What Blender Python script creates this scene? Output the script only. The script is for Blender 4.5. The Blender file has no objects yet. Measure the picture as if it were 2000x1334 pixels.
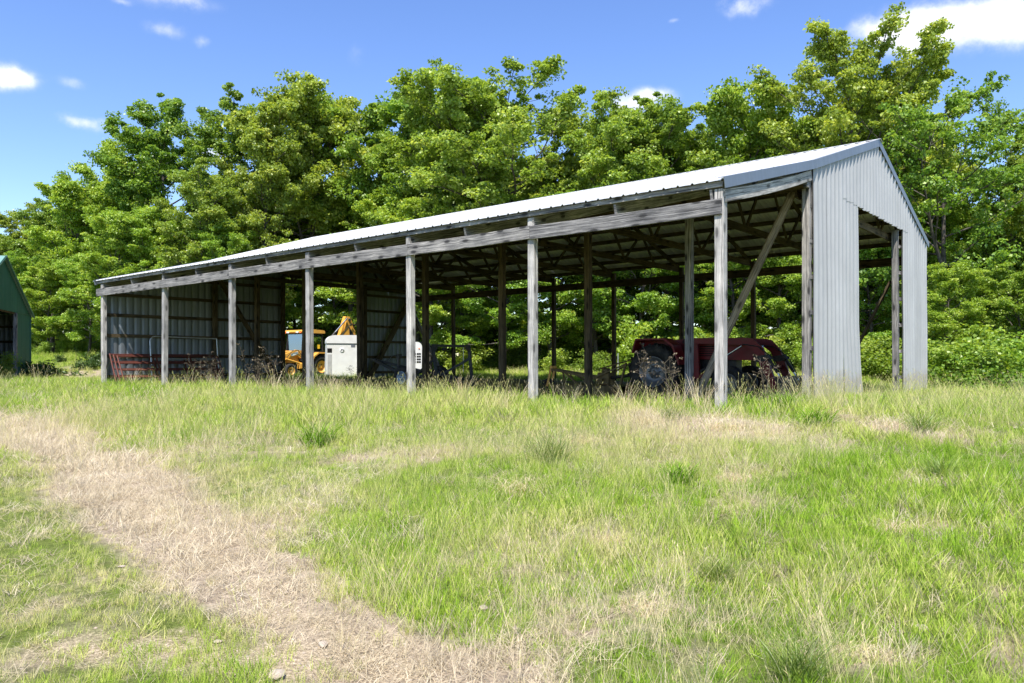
import bpy, math, random
import numpy as np
from mathutils import Vector, Matrix
random.seed(7)
np.random.seed(7)
rng = np.random.default_rng(11)
SC = bpy.context.scene
COL = SC.collection

# ------------------------------------------------------------------ camera, light, exposure
EYE = 0.95
F_PX = 1504.0                      # focal length in photo pixels (2000 wide)
HOR = 703.0                        # photo row of the horizon
cam_d = bpy.data.cameras.new('camera')
cam_d.sensor_width = 36.0
cam_d.lens = 36.0 * F_PX / 2000.0
cam_d.shift_y = (HOR - 667.0) / 2000.0
cam_d.clip_end = 3000.0
cam_d.clip_start = 0.05
cam = bpy.data.objects.new('camera', cam_d)
cam.location = (0, 0, EYE)
cam.rotation_euler = (math.radians(90), 0, 0)
COL.objects.link(cam)
SC.camera = cam

SUN_AZ = math.atan2(-0.17, -0.985)   # from +Y towards +X
SUN_EL = math.radians(60)
sun_d = bpy.data.lights.new('sun', 'SUN')
sun_d.energy = 4.8
sun_d.angle = math.radians(0.53)
sun_d.color = (1.0, 0.95, 0.86)
sun = bpy.data.objects.new('sun', sun_d)
sdir = Vector((math.sin(SUN_AZ) * math.cos(SUN_EL), math.cos(SUN_AZ) * math.cos(SUN_EL), math.sin(SUN_EL)))
sun.rotation_euler = sdir.to_track_quat('Z', 'Y').to_euler()
sun.location = sdir * 60
COL.objects.link(sun)

SC.view_settings.view_transform = 'Standard'
SC.view_settings.look = 'None'
SC.view_settings.gamma = 1.0
SC.view_settings.exposure = 0.9
SC.view_settings.use_curve_mapping = False
SC.render.engine = 'CYCLES'
SC.cycles.max_bounces = 6
SC.cycles.transparent_max_bounces = 8


def ray_dir(px, py):
    return Vector(((px - 1000.0) / F_PX, 1.0, (HOR - py) / F_PX)).normalized()


def make_world():
    w = bpy.data.worlds.new('World')
    SC.world = w
    w.use_nodes = True
    nt = w.node_tree
    nt.nodes.clear()
    N, L = nt.nodes.new, nt.links.new
    out = N('ShaderNodeOutputWorld')
    bg = N('ShaderNodeBackground')
    bg.inputs['Strength'].default_value = 0.138
    sky = N('ShaderNodeTexSky')
    sky.sky_type = 'NISHITA'
    sky.sun_disc = False
    sky.sun_elevation = SUN_EL
    sky.sun_rotation = SUN_AZ
    sky.altitude = 300
    sky.air_density = 1.0
    sky.dust_density = 0.15
    sky.ozone_density = 2.0
    hs = N('ShaderNodeHueSaturation')
    hs.inputs['Hue'].default_value = 0.513
    hs.inputs['Saturation'].default_value = 1.17
    hs.inputs['Value'].default_value = 1.0
    L(sky.outputs[0], hs.inputs['Color'])
    tc = N('ShaderNodeTexCoord')

    def math_n(op, a=None, b=None, c=None):
        m = N('ShaderNodeMath')
        m.operation = op
        for i, v in enumerate((a, b, c)):
            if v is None:
                continue
            if isinstance(v, (int, float)):
                m.inputs[i].default_value = v
            else:
                L(v, m.inputs[i])
        return m.outputs[0]
    # cumulus puffs: each one an ellipse of directions, broken up by noise
    total = None
    puffs = [(10, 148, 70, 30, 1.0), (45, 158, 42, 20, .75), (165, 239, 66, 18, .9), (345, -4, 80, 24, .72), (325, 56, 62, 18, .42), (236, 0, 30, 10, .45), (397, 80, 20, 14, .36),
             (150, 165, 40, 16, .4), (1250, 197, 80, 26, .85), (1285, 185, 40, 14, .6), (1450, 6, 62, 24, .75), (1315, 38, 14, 8, .3), (700, 105, 26, 34, .22),
             (1745, 58, 100, 36, .95), (1800, 50, 120, 46, 1.0), (1890, 46, 120, 50, 1.05), (1985, 40, 110, 56, 1.1), (1790, 92, 56, 26, .8), (1960, 255, 60, 26, .5),
             (300, 285, 60, 26, .8), (410, 292, 46, 30, .8), (-400, 100, 200, 80, 1.1), (2500, 150, 260, 90, 1.2)]
    noise = N('ShaderNodeTexNoise')
    noise.inputs['Scale'].default_value = 14.0
    noise.inputs['Detail'].default_value = 7.0
    noise.inputs['Roughness'].default_value = 0.58
    L(tc.outputs['Generated'], noise.inputs['Vector'])
    warp = N('ShaderNodeVectorMath')
    warp.operation = 'MULTIPLY_ADD'
    warp.inputs[1].default_value = (0.03, 0.03, 0.03)
    L(noise.outputs['Color'], warp.inputs[0])
    L(tc.outputs['Generated'], warp.inputs[2])
    for px, py, rx, ry, amp in puffs:
        c = ray_dir(px, py)
        right = Vector((c.y, -c.x, 0)).normalized()
        up = right.cross(c).normalized()
        c = c + Vector((0.015, 0.015, 0.015))
        cs = 1.0 / math.sqrt(((px - 1000) / F_PX) ** 2 + 1)
        sx = F_PX / (rx * cs * cs)
        sy = F_PX / (ry * cs)
        sub = N('ShaderNodeVectorMath')
        sub.operation = 'SUBTRACT'
        L(warp.outputs[0], sub.inputs[0])
        sub.inputs[1].default_value = c
        dots = []
        for ax, s in ((right, sx), (up, sy)):
            d = N('ShaderNodeVectorMath')
            d.operation = 'DOT_PRODUCT'
            L(sub.outputs[0], d.inputs[0])
            d.inputs[1].default_value = ax * s
            dots.append(math_n('MULTIPLY', d.outputs['Value'], d.outputs['Value']))
        r2 = math_n('ADD', dots[0], dots[1])
        # only the half of the sky the puff is in
        dd = N('ShaderNodeVectorMath')
        dd.operation = 'DOT_PRODUCT'
        L(tc.outputs['Generated'], dd.inputs[0])
        dd.inputs[1].default_value = c
        front = math_n('GREATER_THAN', dd.outputs['Value'], 0.3)
        g = math_n('EXPONENT', math_n('MULTIPLY', r2, -1.7))
        g = math_n('MULTIPLY', math_n('MULTIPLY', g, amp), front)
        total = g if total is None else math_n('ADD', total, g)
    n2 = N('ShaderNodeTexNoise')
    n2.inputs['Scale'].default_value = 20.0
    n2.inputs['Detail'].default_value = 8.0
    n2.inputs['Roughness'].default_value = 0.62
    L(tc.outputs['Generated'], n2.inputs['Vector'])
    edge = math_n('MULTIPLY_ADD', n2.outputs['Fac'], 2.6, -1.3)
    dens = math_n('ADD', total, math_n('MULTIPLY', edge, math_n('MINIMUM', math_n('MULTIPLY', total, 1.6), 0.9)))
    ramp = N('ShaderNodeMapRange')
    ramp.interpolation_type = 'SMOOTHSTEP'
    L(dens, ramp.inputs['Value'])
    ramp.inputs['From Min'].default_value = 0.08
    ramp.inputs['From Max'].default_value = 1.25
    ramp.inputs['To Max'].default_value = 0.97
    mix = N('ShaderNodeMix')
    mix.data_type = 'RGBA'
    L(ramp.outputs[0], mix.inputs[0])
    L(hs.outputs[0], mix.inputs[6])
    mix.inputs[7].default_value = (4.6, 4.75, 5.0, 1)
    L(mix.outputs[2], bg.inputs['Color'])
    L(bg.outputs[0], out.inputs['Surface'])


make_world()


# ------------------------------------------------------------------ helpers
class MB:
    """Collects faces with UVs (metres) and links them as one mesh object."""

    def __init__(self):
        self.v, self.f, self.uv, self.sm = [], [], [], []

    def add(self, verts, faces, uvs=None, smooth=False):
        o = len(self.v)
        self.v += [tuple(p) for p in verts]
        for i, f in enumerate(faces):
            self.f.append([o + k for k in f])
            if uvs is None:
                self.uv.append([(verts[k][0] + verts[k][1] * .37, verts[k][2]) for k in f])
            else:
                self.uv.append(uvs[i])
            self.sm.append(smooth)
        return self

    def beam(self, p0, p1, w, h, up=(0, 0, 1), bow=0.0, bevel=0.0, seg=1):
        """board from p0 to p1: w across, h along up; bow bends it along up in the middle"""
        p0, p1 = Vector(p0), Vector(p1)
        d = p1 - p0
        ln = d.length
        d.normalize()
        up = Vector(up)
        side = d.cross(up)
        if side.length < 1e-4:
            side = d.cross(Vector((0, 1, 0)))
        side.normalize()
        up = side.cross(d).normalized()
        u0, v0 = random.random() * 50, random.random() * 50
        b = min(bevel, .3 * w, .3 * h)
        if b > 0:
            prof = [(-w / 2 + b, -h / 2), (w / 2 - b, -h / 2), (w / 2, -h / 2 + b), (w / 2, h / 2 - b), (w / 2 - b, h / 2), (-w / 2 + b, h / 2), (-w / 2, h / 2 - b), (-w / 2, -h / 2 + b)]
        else:
            prof = [(-w / 2, -h / 2), (w / 2, -h / 2), (w / 2, h / 2), (-w / 2, h / 2)]
        n = len(prof)
        seg = max(seg, 5 if bow else 1)
        vs = []
        for i in range(seg + 1):
            t = i / seg
            c = p0 + d * (ln * t) + up * (bow * 4 * t * (1 - t))
            vs += [c + side * a + up * q for a, q in prof]
        per = [0]
        for i in range(n):
            a, q = prof[i], prof[(i + 1) % n]
            per.append(per[-1] + math.hypot(a[0] - q[0], a[1] - q[1]))
        fs, uv = [], []
        for i in range(seg):
            for k in range(n):
                k2 = (k + 1) % n
                fs.append((i * n + k, i * n + k2, (i + 1) * n + k2, (i + 1) * n + k))
                a, q = u0 + ln * i / seg, u0 + ln * (i + 1) / seg
                uv.append([(a, v0 + per[k]), (a, v0 + per[k + 1]), (q, v0 + per[k + 1]), (q, v0 + per[k])])
        fs.append(tuple(range(n - 1, -1, -1)))
        uv.append([(u0 + prof[k][0], v0 + prof[k][1]) for k in range(n - 1, -1, -1)])
        fs.append(tuple(seg * n + k for k in range(n)))
        uv.append([(u0 + prof[k][0], v0 + prof[k][1]) for k in range(n)])
        return self.add(vs, fs, uv)

    def box(self, c, s, rz=0.0, bevel=0.0, ry=0.0):
        c = Vector(c)
        m = Matrix.Rotation(rz, 3, 'Z') @ Matrix.Rotation(ry, 3, 'Y')
        h = m @ Vector((s[0] / 2, 0, 0))
        return self.beam(c - h, c + h, s[1], s[2], up=m @ Vector((0, 0, 1)), bevel=bevel)

    def tube(self, pts, r, n=8, caps=True):
        pts = [Vector(p) for p in pts]
        rs = r if isinstance(r, (list, tuple)) else [r] * len(pts)
        vs, prev = [], None
        m = len(pts)
        for i, p in enumerate(pts):
            d = (pts[min(i + 1, m - 1)] - pts[max(i - 1, 0)]).normalized()
            if prev is None:
                a = d.cross(Vector((0, 0, 1)))
                if a.length < .05:
                    a = d.cross(Vector((1, 0, 0)))
            else:
                a = prev - d * prev.dot(d)
            a.normalize()
            prev = a
            b = d.cross(a)
            vs += [p + (a * math.cos(2 * math.pi * k / n) + b * math.sin(2 * math.pi * k / n)) * rs[i] for k in range(n)]
        fs, uv = [], []
        acc = 0
        o = random.random() * 30
        for i in range(m - 1):
            l = (pts[i + 1] - pts[i]).length
            for k in range(n):
                k2 = (k + 1) % n
                fs.append((i * n + k, i * n + k2, (i + 1) * n + k2, (i + 1) * n + k))
                c0, c1 = k / n * 6.28 * rs[i], (k + 1) / n * 6.28 * rs[i]
                uv.append([(o + acc, o + c0), (o + acc, o + c1), (o + acc + l, o + c1), (o + acc + l, o + c0)])
            acc += l
        self.add(vs, fs, uv, smooth=True)
        if caps:
            for base, rev in ((0, True), ((m - 1) * n, False)):
                idx = list(range(n))
                ring = [vs[base + k] for k in idx]
                self.add(ring, [tuple(reversed(idx)) if rev else tuple(idx)])
        return self

    def lathe(self, prof, c=(0, 0, 0), axis='Y', n=28, closed=True, smooth=True):
        """prof: (radius, offset along axis) closed loop"""
        c = Vector(c)
        vs = []
        for k in range(n):
            a = 2 * math.pi * k / n
            for r, o in prof:
                p = {'Y': (r * math.cos(a), o, r * math.sin(a)), 'Z': (r * math.cos(a), r * math.sin(a), o), 'X': (o, r * math.cos(a), r * math.sin(a))}[axis]
                vs.append(c + Vector(p))
        m = len(prof)
        fs = []
        for k in range(n):
            k2 = (k + 1) % n
            for i in range(m if closed else m - 1):
                i2 = (i + 1) % m
                fs.append((k * m + i, k * m + i2, k2 * m + i2, k2 * m + i))
        return self.add(vs, fs, smooth=smooth)

    def prism(self, poly, y0, y1, plane='XZ', c=(0, 0, 0)):
        """extrude a polygon drawn in the plane along the third axis"""
        c = Vector(c)
        to = {'XZ': lambda a, b, t: (a, t, b), 'YZ': lambda a, b, t: (t, a, b), 'XY': lambda a, b, t: (a, b, t)}[plane]
        n = len(poly)
        vs = [c + Vector(to(a, b, y0)) for a, b in poly] + [c + Vector(to(a, b, y1)) for a, b in poly]
        fs = [tuple(range(n)), tuple(range(2 * n - 1, n - 1, -1))]
        fs += [(k, n + k, n + (k + 1) % n, (k + 1) % n) for k in range(n)]
        return self.add(vs, fs)

    def mesh(self, name, mat):
        me = bpy.data.meshes.new(name)
        me.from_pydata(self.v, [], self.f)
        uvl = me.uv_layers.new(name='UVMap')
        flat = np.array([c for f in self.uv for p in f for c in p], dtype=np.float32)
        uvl.data.foreach_set('uv', flat)
        me.polygons.foreach_set('use_smooth', np.array(self.sm, dtype=bool))
        if mat is not None:
            me.materials.append(mat)
        me.update()
        return me

    def build(self, name, mat, parent=None, loc=None, rz=None, fix=True):
        me = self.mesh(name, mat)
        if fix:
            import bmesh
            bm = bmesh.new()
            bm.from_mesh(me)
            bmesh.ops.recalc_face_normals(bm, faces=bm.faces)
            bm.to_mesh(me)
            bm.free()
        return obj(name, me, parent, loc, rz)


def obj(name, me, parent=None, loc=None, rz=None):
    o = bpy.data.objects.new(name, me)
    COL.objects.link(o)
    if parent is not None:
        o.parent = parent
    if loc is not None:
        o.location = loc
    if rz is not None:
        o.rotation_euler = (0, 0, rz)
    return o


def tag(o, label=None, cat=None, group=None, kind=None):
    if label:
        o['label'] = label
    if cat:
        o['category'] = cat
    if group:
        o['group'] = group
    if kind:
        o['kind'] = kind
    return o


def thing(name, label, cat, loc, rz=0.0, group=None):
    o = bpy.data.objects.new(name, None)
    o.empty_display_size = .3
    COL.objects.link(o)
    o.location = loc
    o.rotation_euler = (0, 0, rz)
    return tag(o, label, cat, group)


KIDS = {}


def copy_tree(o, parent=None):
    c = o.copy()
    COL.objects.link(c)
    if parent is not None:
        c.parent = parent
    for ch in list(o.children):
        copy_tree(ch, c)
    return c


def fast_mesh(name, verts, quads, mat, tone=None, smooth=False):
    verts = np.asarray(verts, dtype=np.float32)
    quads = np.asarray(quads, dtype=np.int32)
    k = quads.shape[1]
    me = bpy.data.meshes.new(name)
    me.vertices.add(len(verts))
    me.vertices.foreach_set('co', verts.ravel())
    me.loops.add(quads.size)
    me.loops.foreach_set('vertex_index', quads.ravel())
    me.polygons.add(len(quads))
    me.polygons.foreach_set('loop_start', np.arange(0, quads.size, k, dtype=np.int32))
    me.polygons.foreach_set('loop_total', np.full(len(quads), k, dtype=np.int32))
    if smooth:
        me.polygons.foreach_set('use_smooth', np.ones(len(quads), dtype=bool))
    me.update(calc_edges=True)
    if tone is not None:
        a = me.attributes.new('tone', 'FLOAT', 'FACE')
        a.data.foreach_set('value', np.asarray(tone, dtype=np.float32))
    if mat is not None:
        me.materials.append(mat)
    return me


# ------------------------------------------------------------------ the lie of the land
P6 = Vector((3.497, 12.89, 0.0))           # foot of the barn's near corner post
D1 = Vector((-.7729, .6346, 0.0))          # along the barn, away from us
D2 = Vector((.6346, .7729, 0.0))           # across the barn, front to back
BARN_RZ = math.atan2(D2.y, D2.x)


def bw(w, s, z=0.0):
    p = P6 + D2 * w + D1 * s
    return Vector((p.x, p.y, z))


def sstep(a, b, x):
    t = np.clip((x - a) / (b - a), 0, 1)
    return t * t * (3 - 2 * t)


def ground_z(x, y):
    x = np.asarray(x, dtype=float)
    y = np.asarray(y, dtype=float)
    w = (x - P6.x) * D2.x + (y - P6.y) * D2.y
    s = (x - P6.x) * D1.x + (y - P6.y) * D1.y
    z = -.66 * (1 - sstep(-12.5, -.6, w))
    z = z - .12 * sstep(.6, 3.0, w) * sstep(.5, 3.5, s) * (1 - sstep(17, 22, w)) * (1 - 1.6 * sstep(7.5, 11.5, s) * (1 - sstep(24, 28, s)))
    rgt = 1 - sstep(-.5, 3.5, s)
    z = z + rgt * (.13 * np.exp(-((w - 3.2) / 3.2) ** 2) - .42 * sstep(5, 20, w))
    z = z + np.maximum(1.35 * sstep(15.5, 46, w) * sstep(-4, 9, s), 1.35 * sstep(40, 54, y) * sstep(-13, -19, x))
    bump = .03 * np.sin(x * .9 + 1.3) * np.sin(y * .8 + .4) + .02 * np.sin(x * 2.3 + y * 1.7) + .012 * np.sin(x * 4.1 - y * 3.3 + 1)
    return z + bump


def gz(x, y):
    return float(ground_z(x, y))


def gpx(px, py, z0=None):
    """ground point seen at a photo pixel"""
    Y = 8.0
    for _ in range(60):
        x = (px - 1000) / F_PX * Y
        z = gz(x, Y)
        d = max(py - HOR, 2.0)
        Yn = (EYE - z) * F_PX / d
        Y = Y * .6 + min(Yn, 120) * .4
    return Vector(((px - 1000) / F_PX * Y, Y, gz((px - 1000) / F_PX * Y, Y)))


def at(px, Y, dz=0.0):
    x = (px - 1000) / F_PX * Y
    return Vector((x, Y, gz(x, Y) + dz))


# ------------------------------------------------------------------ materials
def mat_new(name):
    m = bpy.data.materials.new(name)
    m.use_nodes = True
    nt = m.node_tree
    p = nt.nodes['Principled BSDF']
    return m, nt, p


def node(nt, typ, **kw):
    n = nt.nodes.new(typ)
    for k, v in kw.items():
        if hasattr(n, k) and k not in n.inputs:
            setattr(n, k, v)
        else:
            n.inputs[k].default_value = v
    return n


def ramp_node(nt, fac, stops):
    r = nt.nodes.new('ShaderNodeValToRGB')
    e = r.color_ramp.elements
    while len(e) < len(stops):
        e.new(.5)
    for i, (p, c) in enumerate(stops):
        e[i].position = p
        e[i].color = (*c, 1) if len(c) == 3 else c
    nt.links.new(fac, r.inputs[0])
    return r.outputs[0]


def mixc(nt, fac, a, b, mode='MIX'):
    m = nt.nodes.new('ShaderNodeMix')
    m.data_type = 'RGBA'
    m.blend_type = mode
    for i, v in ((0, fac), (6, a), (7, b)):
        if isinstance(v, (int, float)):
            m.inputs[i].default_value = v
        elif isinstance(v, tuple):
            m.inputs[i].default_value = (*v, 1)
        else:
            nt.links.new(v, m.inputs[i])
    return m.outputs[2]


def simple(name, col, rough=.5, metal=0.0, var=.25, scale=6.0, spec=.4, coat=0.0, dirt=None, dirt_amt=.4):
    m, nt, p = mat_new(name)
    tc = node(nt, 'ShaderNodeTexCoord')
    n = node(nt, 'ShaderNodeTexNoise', Scale=scale, Detail=6.0, Roughness=.6)
    nt.links.new(tc.outputs['Object'], n.inputs['Vector'])
    lo = tuple(c * (1 - var) for c in col)
    hi = tuple(min(1, c * (1 + var * .6)) for c in col)
    c = ramp_node(nt, n.outputs['Fac'], [(.3, lo), (.7, hi)])
    if dirt:
        n2 = node(nt, 'ShaderNodeTexNoise', Scale=scale * .45, Detail=9.0, Roughness=.7)
        nt.links.new(tc.outputs['Object'], n2.inputs['Vector'])
        f = ramp_node(nt, n2.outputs['Fac'], [(.45, (0, 0, 0)), (.68, (dirt_amt,) * 3)])
        c = mixc(nt, f, c, dirt)
    nt.links.new(c, p.inputs['Base Color'])
    p.inputs['Metallic'].default_value = metal
    p.inputs['Specular IOR Level'].default_value = spec
    r = node(nt, 'ShaderNodeMapRange')
    nt.links.new(n.outputs['Fac'], r.inputs[0])
    r.inputs['To Min'].default_value = max(.05, rough - .12)
    r.inputs['To Max'].default_value = min(1, rough + .15)
    nt.links.new(r.outputs[0], p.inputs['Roughness'])
    if coat:
        p.inputs['Coat Weight'].default_value = coat
    return m


def wood(name, dark, mid, light, bump=.5):
    m, nt, p = mat_new(name)
    uv = node(nt, 'ShaderNodeUVMap')
    mp = node(nt, 'ShaderNodeMapping')
    mp.inputs['Scale'].default_value = (1.0, 48, 1)
    nt.links.new(uv.outputs[0], mp.inputs['Vector'])
    # knots: distort the grain round sparse cells
    kmap = node(nt, 'ShaderNodeMapping')
    kmap.inputs['Scale'].default_value = (1.9, 5.5, 1)
    nt.links.new(uv.outputs[0], kmap.inputs['Vector'])
    vor = node(nt, 'ShaderNodeTexVoronoi', Scale=1.0, voronoi_dimensions='2D')
    nt.links.new(kmap.outputs[0], vor.inputs['Vector'])
    knot = ramp_node(nt, vor.outputs['Distance'], [(.0, (1, 1, 1)), (.13, (.9, .9, .9)), (.20, (.25, .25, .25)), (.34, (0, 0, 0))])
    vc = node(nt, 'ShaderNodeSeparateColor')
    nt.links.new(vor.outputs['Color'], vc.inputs[0])
    gate = node(nt, 'ShaderNodeMath', operation='GREATER_THAN')
    nt.links.new(vc.outputs[0], gate.inputs[0])
    gate.inputs[1].default_value = .5
    kf = node(nt, 'ShaderNodeMath', operation='MULTIPLY')
    nt.links.new(knot, kf.inputs[0])
    nt.links.new(gate.outputs[0], kf.inputs[1])
    n = node(nt, 'ShaderNodeTexNoise', Scale=1.0, Detail=7.0, Roughness=.62, Distortion=.45)
    add = node(nt, 'ShaderNodeVectorMath', operation='MULTIPLY_ADD')
    swirl = ramp_node(nt, vor.outputs['Distance'], [(0, (1, 1, 1)), (.18, (.55, .55, .55)), (.5, (0, 0, 0))])
    nt.links.new(swirl, add.inputs[0])
    add.inputs[1].default_value = (0, 1.5, 0)
    nt.links.new(mp.outputs[0], add.inputs[2])
    nt.links.new(add.outputs[0], n.inputs['Vector'])
    c = ramp_node(nt, n.outputs['Fac'], [(.34, dark), (.48, mid), (.64, light)])
    # broad weathering
    b = node(nt, 'ShaderNodeTexNoise', Scale=1.6, Detail=5.0, Roughness=.6)
    nt.links.new(uv.outputs[0], b.inputs['Vector'])
    bf = ramp_node(nt, b.outputs['Fac'], [(.35, (.62, .62, .63)), (.65, (1.12, 1.1, 1.08))])
    c = mixc(nt, 1.0, c, bf, 'MULTIPLY')
    oi = node(nt, 'ShaderNodeObjectInfo')
    c = mixc(nt, 1.0, c, ramp_node(nt, oi.outputs['Random'], [(0, (.74, .74, .75)), (.5, (1, .99, .97)), (1, (1.12, 1.1, 1.07))]), 'MULTIPLY')
    # long checks
    mp2 = node(nt, 'ShaderNodeMapping')
    mp2.inputs['Scale'].default_value = (.55, 55, 1)
    nt.links.new(uv.outputs[0], mp2.inputs['Vector'])
    n2 = node(nt, 'ShaderNodeTexNoise', Scale=1.0, Detail=3.0, Roughness=.5)
    nt.links.new(mp2.outputs[0], n2.inputs['Vector'])
    chk = ramp_node(nt, n2.outputs['Fac'], [(.34, (1, 1, 1)), (.41, (0, 0, 0))])
    c = mixc(nt, chk, c, tuple(x * .35 for x in dark))
    mp3 = node(nt, 'ShaderNodeMapping')
    mp3.inputs['Scale'].default_value = (5, 150, 1)
    nt.links.new(uv.outputs[0], mp3.inputs['Vector'])
    n3 = node(nt, 'ShaderNodeTexNoise', Scale=1.0, Detail=4.0, Roughness=.7)
    nt.links.new(mp3.outputs[0], n3.inputs['Vector'])
    c = mixc(nt, 1.0, c, ramp_node(nt, n3.outputs['Fac'], [(.33, (.6, .6, .6)), (.62, (1.15, 1.15, 1.15))]), 'MULTIPLY')
    c = mixc(nt, kf.outputs[0], c, tuple(x * .45 for x in dark))
    nt.links.new(c, p.inputs['Base Color'])
    p.inputs['Roughness'].default_value = .88
    p.inputs['Specular IOR Level'].default_value = .2
    bm = node(nt, 'ShaderNodeBump', Strength=bump, Distance=.006)
    nt.links.new(n.outputs['Fac'], bm.inputs['Height'])
    nt.links.new(bm.outputs[0], p.inputs['Normal'])
    return m


def sheet_metal(name, base, streak, rough=.38, metal=.75, streak_amt=.5, zscale=.35, rust=0.0, splash=False):
    """galvanised sheet: spangle, run-down streaks, a little grime"""
    m, nt, p = mat_new(name)
    uv = node(nt, 'ShaderNodeUVMap')
    mp = node(nt, 'ShaderNodeMapping')
    mp.inputs['Scale'].default_value = (9, zscale, 1)
    nt.links.new(uv.outputs[0], mp.inputs['Vector'])
    n = node(nt, 'ShaderNodeTexNoise', Scale=1.0, Detail=8.0, Roughness=.65)
    nt.links.new(mp.outputs[0], n.inputs['Vector'])
    f = ramp_node(nt, n.outputs['Fac'], [(.38, (0, 0, 0)), (.7, (streak_amt,) * 3)])
    b = node(nt, 'ShaderNodeTexNoise', Scale=1.1, Detail=6.0, Roughness=.6)
    nt.links.new(uv.outputs[0], b.inputs['Vector'])
    bc = ramp_node(nt, b.outputs['Fac'], [(.3, tuple(x * .84 for x in base)), (.7, base)])
    c = mixc(nt, f, bc, streak)
    oi = node(nt, 'ShaderNodeObjectInfo')
    r1 = ramp_node(nt, oi.outputs['Random'], [(0, (.9, .9, .9)), (1, (1, 1, 1))])
    c = mixc(nt, 1.0, c, r1, 'MULTIPLY')
    if rust:
        rn = node(nt, 'ShaderNodeTexNoise', Scale=3.0, Detail=9.0, Roughness=.75)
        nt.links.new(uv.outputs[0], rn.inputs['Vector'])
        rf = ramp_node(nt, rn.outputs['Fac'], [(.62, (0, 0, 0)), (.74, (rust,) * 3)])
        c = mixc(nt, rf, c, (.22, .10, .05))
    if splash:
        sx = node(nt, 'ShaderNodeSeparateXYZ')
        nt.links.new(uv.outputs[0], sx.inputs[0])
        sm = node(nt, 'ShaderNodeMath', operation='MULTIPLY_ADD')
        nt.links.new(b.outputs['Fac'], sm.inputs[0])
        sm.inputs[1].default_value = -.9
        nt.links.new(sx.outputs[1], sm.inputs[2])
        sf = ramp_node(nt, sm.outputs[0], [(0, (.55,) * 3), (.22, (0, 0, 0))])
        c = mixc(nt, sf, c, (.30, .25, .19))
    nt.links.new(c, p.inputs['Base Color'])
    p.inputs['Metallic'].default_value = metal
    rr = node(nt, 'ShaderNodeMapRange')
    nt.links.new(n.outputs['Fac'], rr.inputs[0])
    rr.inputs['To Min'].default_value = rough - .08
    rr.inputs['To Max'].default_value = rough + .2
    nt.links.new(rr.outputs[0], p.inputs['Roughness'])
    bm = node(nt, 'ShaderNodeBump', Strength=.25, Distance=.01)
    nt.links.new(b.outputs['Fac'], bm.inputs['Height'])
    nt.links.new(bm.outputs[0], p.inputs['Normal'])
    return m


def leaf_mat(name, lo, mid, hi, trans=.42, obj_var=.35, gloss=.03):
    m, nt, p = mat_new(name)
    nt.nodes.remove(p)
    out = nt.nodes['Material Output']
    at_ = node(nt, 'ShaderNodeAttribute', attribute_name='tone')
    c = ramp_node(nt, at_.outputs['Fac'], [(0, lo), (.55, mid), (1, hi)])
    oi = node(nt, 'ShaderNodeObjectInfo')
    hsv = node(nt, 'ShaderNodeHueSaturation')
    mr = node(nt, 'ShaderNodeMapRange')
    nt.links.new(oi.outputs['Random'], mr.inputs[0])
    mr.inputs['To Min'].default_value = .5 - .018 * obj_var * 1.2
    mr.inputs['To Max'].default_value = .5 + .022 * obj_var * 2
    nt.links.new(mr.outputs[0], hsv.inputs['Hue'])
    wn = node(nt, 'ShaderNodeTexWhiteNoise', noise_dimensions='1D')
    nt.links.new(oi.outputs['Random'], wn.inputs['W'])
    mr2 = node(nt, 'ShaderNodeMapRange')
    nt.links.new(wn.outputs['Value'], mr2.inputs[0])
    mr2.inputs['To Min'].default_value = 1 - .3 * obj_var
    mr2.inputs['To Max'].default_value = 1 + .25 * obj_var
    nt.links.new(mr2.outputs[0], hsv.inputs['Value'])
    nt.links.new(c, hsv.inputs['Color'])
    d = node(nt, 'ShaderNodeBsdfDiffuse')
    t = node(nt, 'ShaderNodeBsdfTranslucent')
    g = node(nt, 'ShaderNodeBsdfGlossy', Roughness=.42)
    g.inputs['Color'].default_value = (.9, .95, .8, 1)
    nt.links.new(hsv.outputs[0], d.inputs['Color'])
    tw = mixc(nt, 1.0, hsv.outputs[0], (1.25, 1.15, .5), 'MULTIPLY')
    nt.links.new(tw, t.inputs['Color'])
    m1 = node(nt, 'ShaderNodeMixShader')
    m1.inputs[0].default_value = trans
    nt.links.new(d.outputs[0], m1.inputs[1])
    nt.links.new(t.outputs[0], m1.inputs[2])
    m2 = node(nt, 'ShaderNodeMixShader')
    m2.inputs[0].default_value = gloss
    nt.links.new(m1.outputs[0], m2.inputs[1])
    nt.links.new(g.outputs[0], m2.inputs[2])
    nt.links.new(m2.outputs[0], out.inputs['Surface'])
    return m


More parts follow.
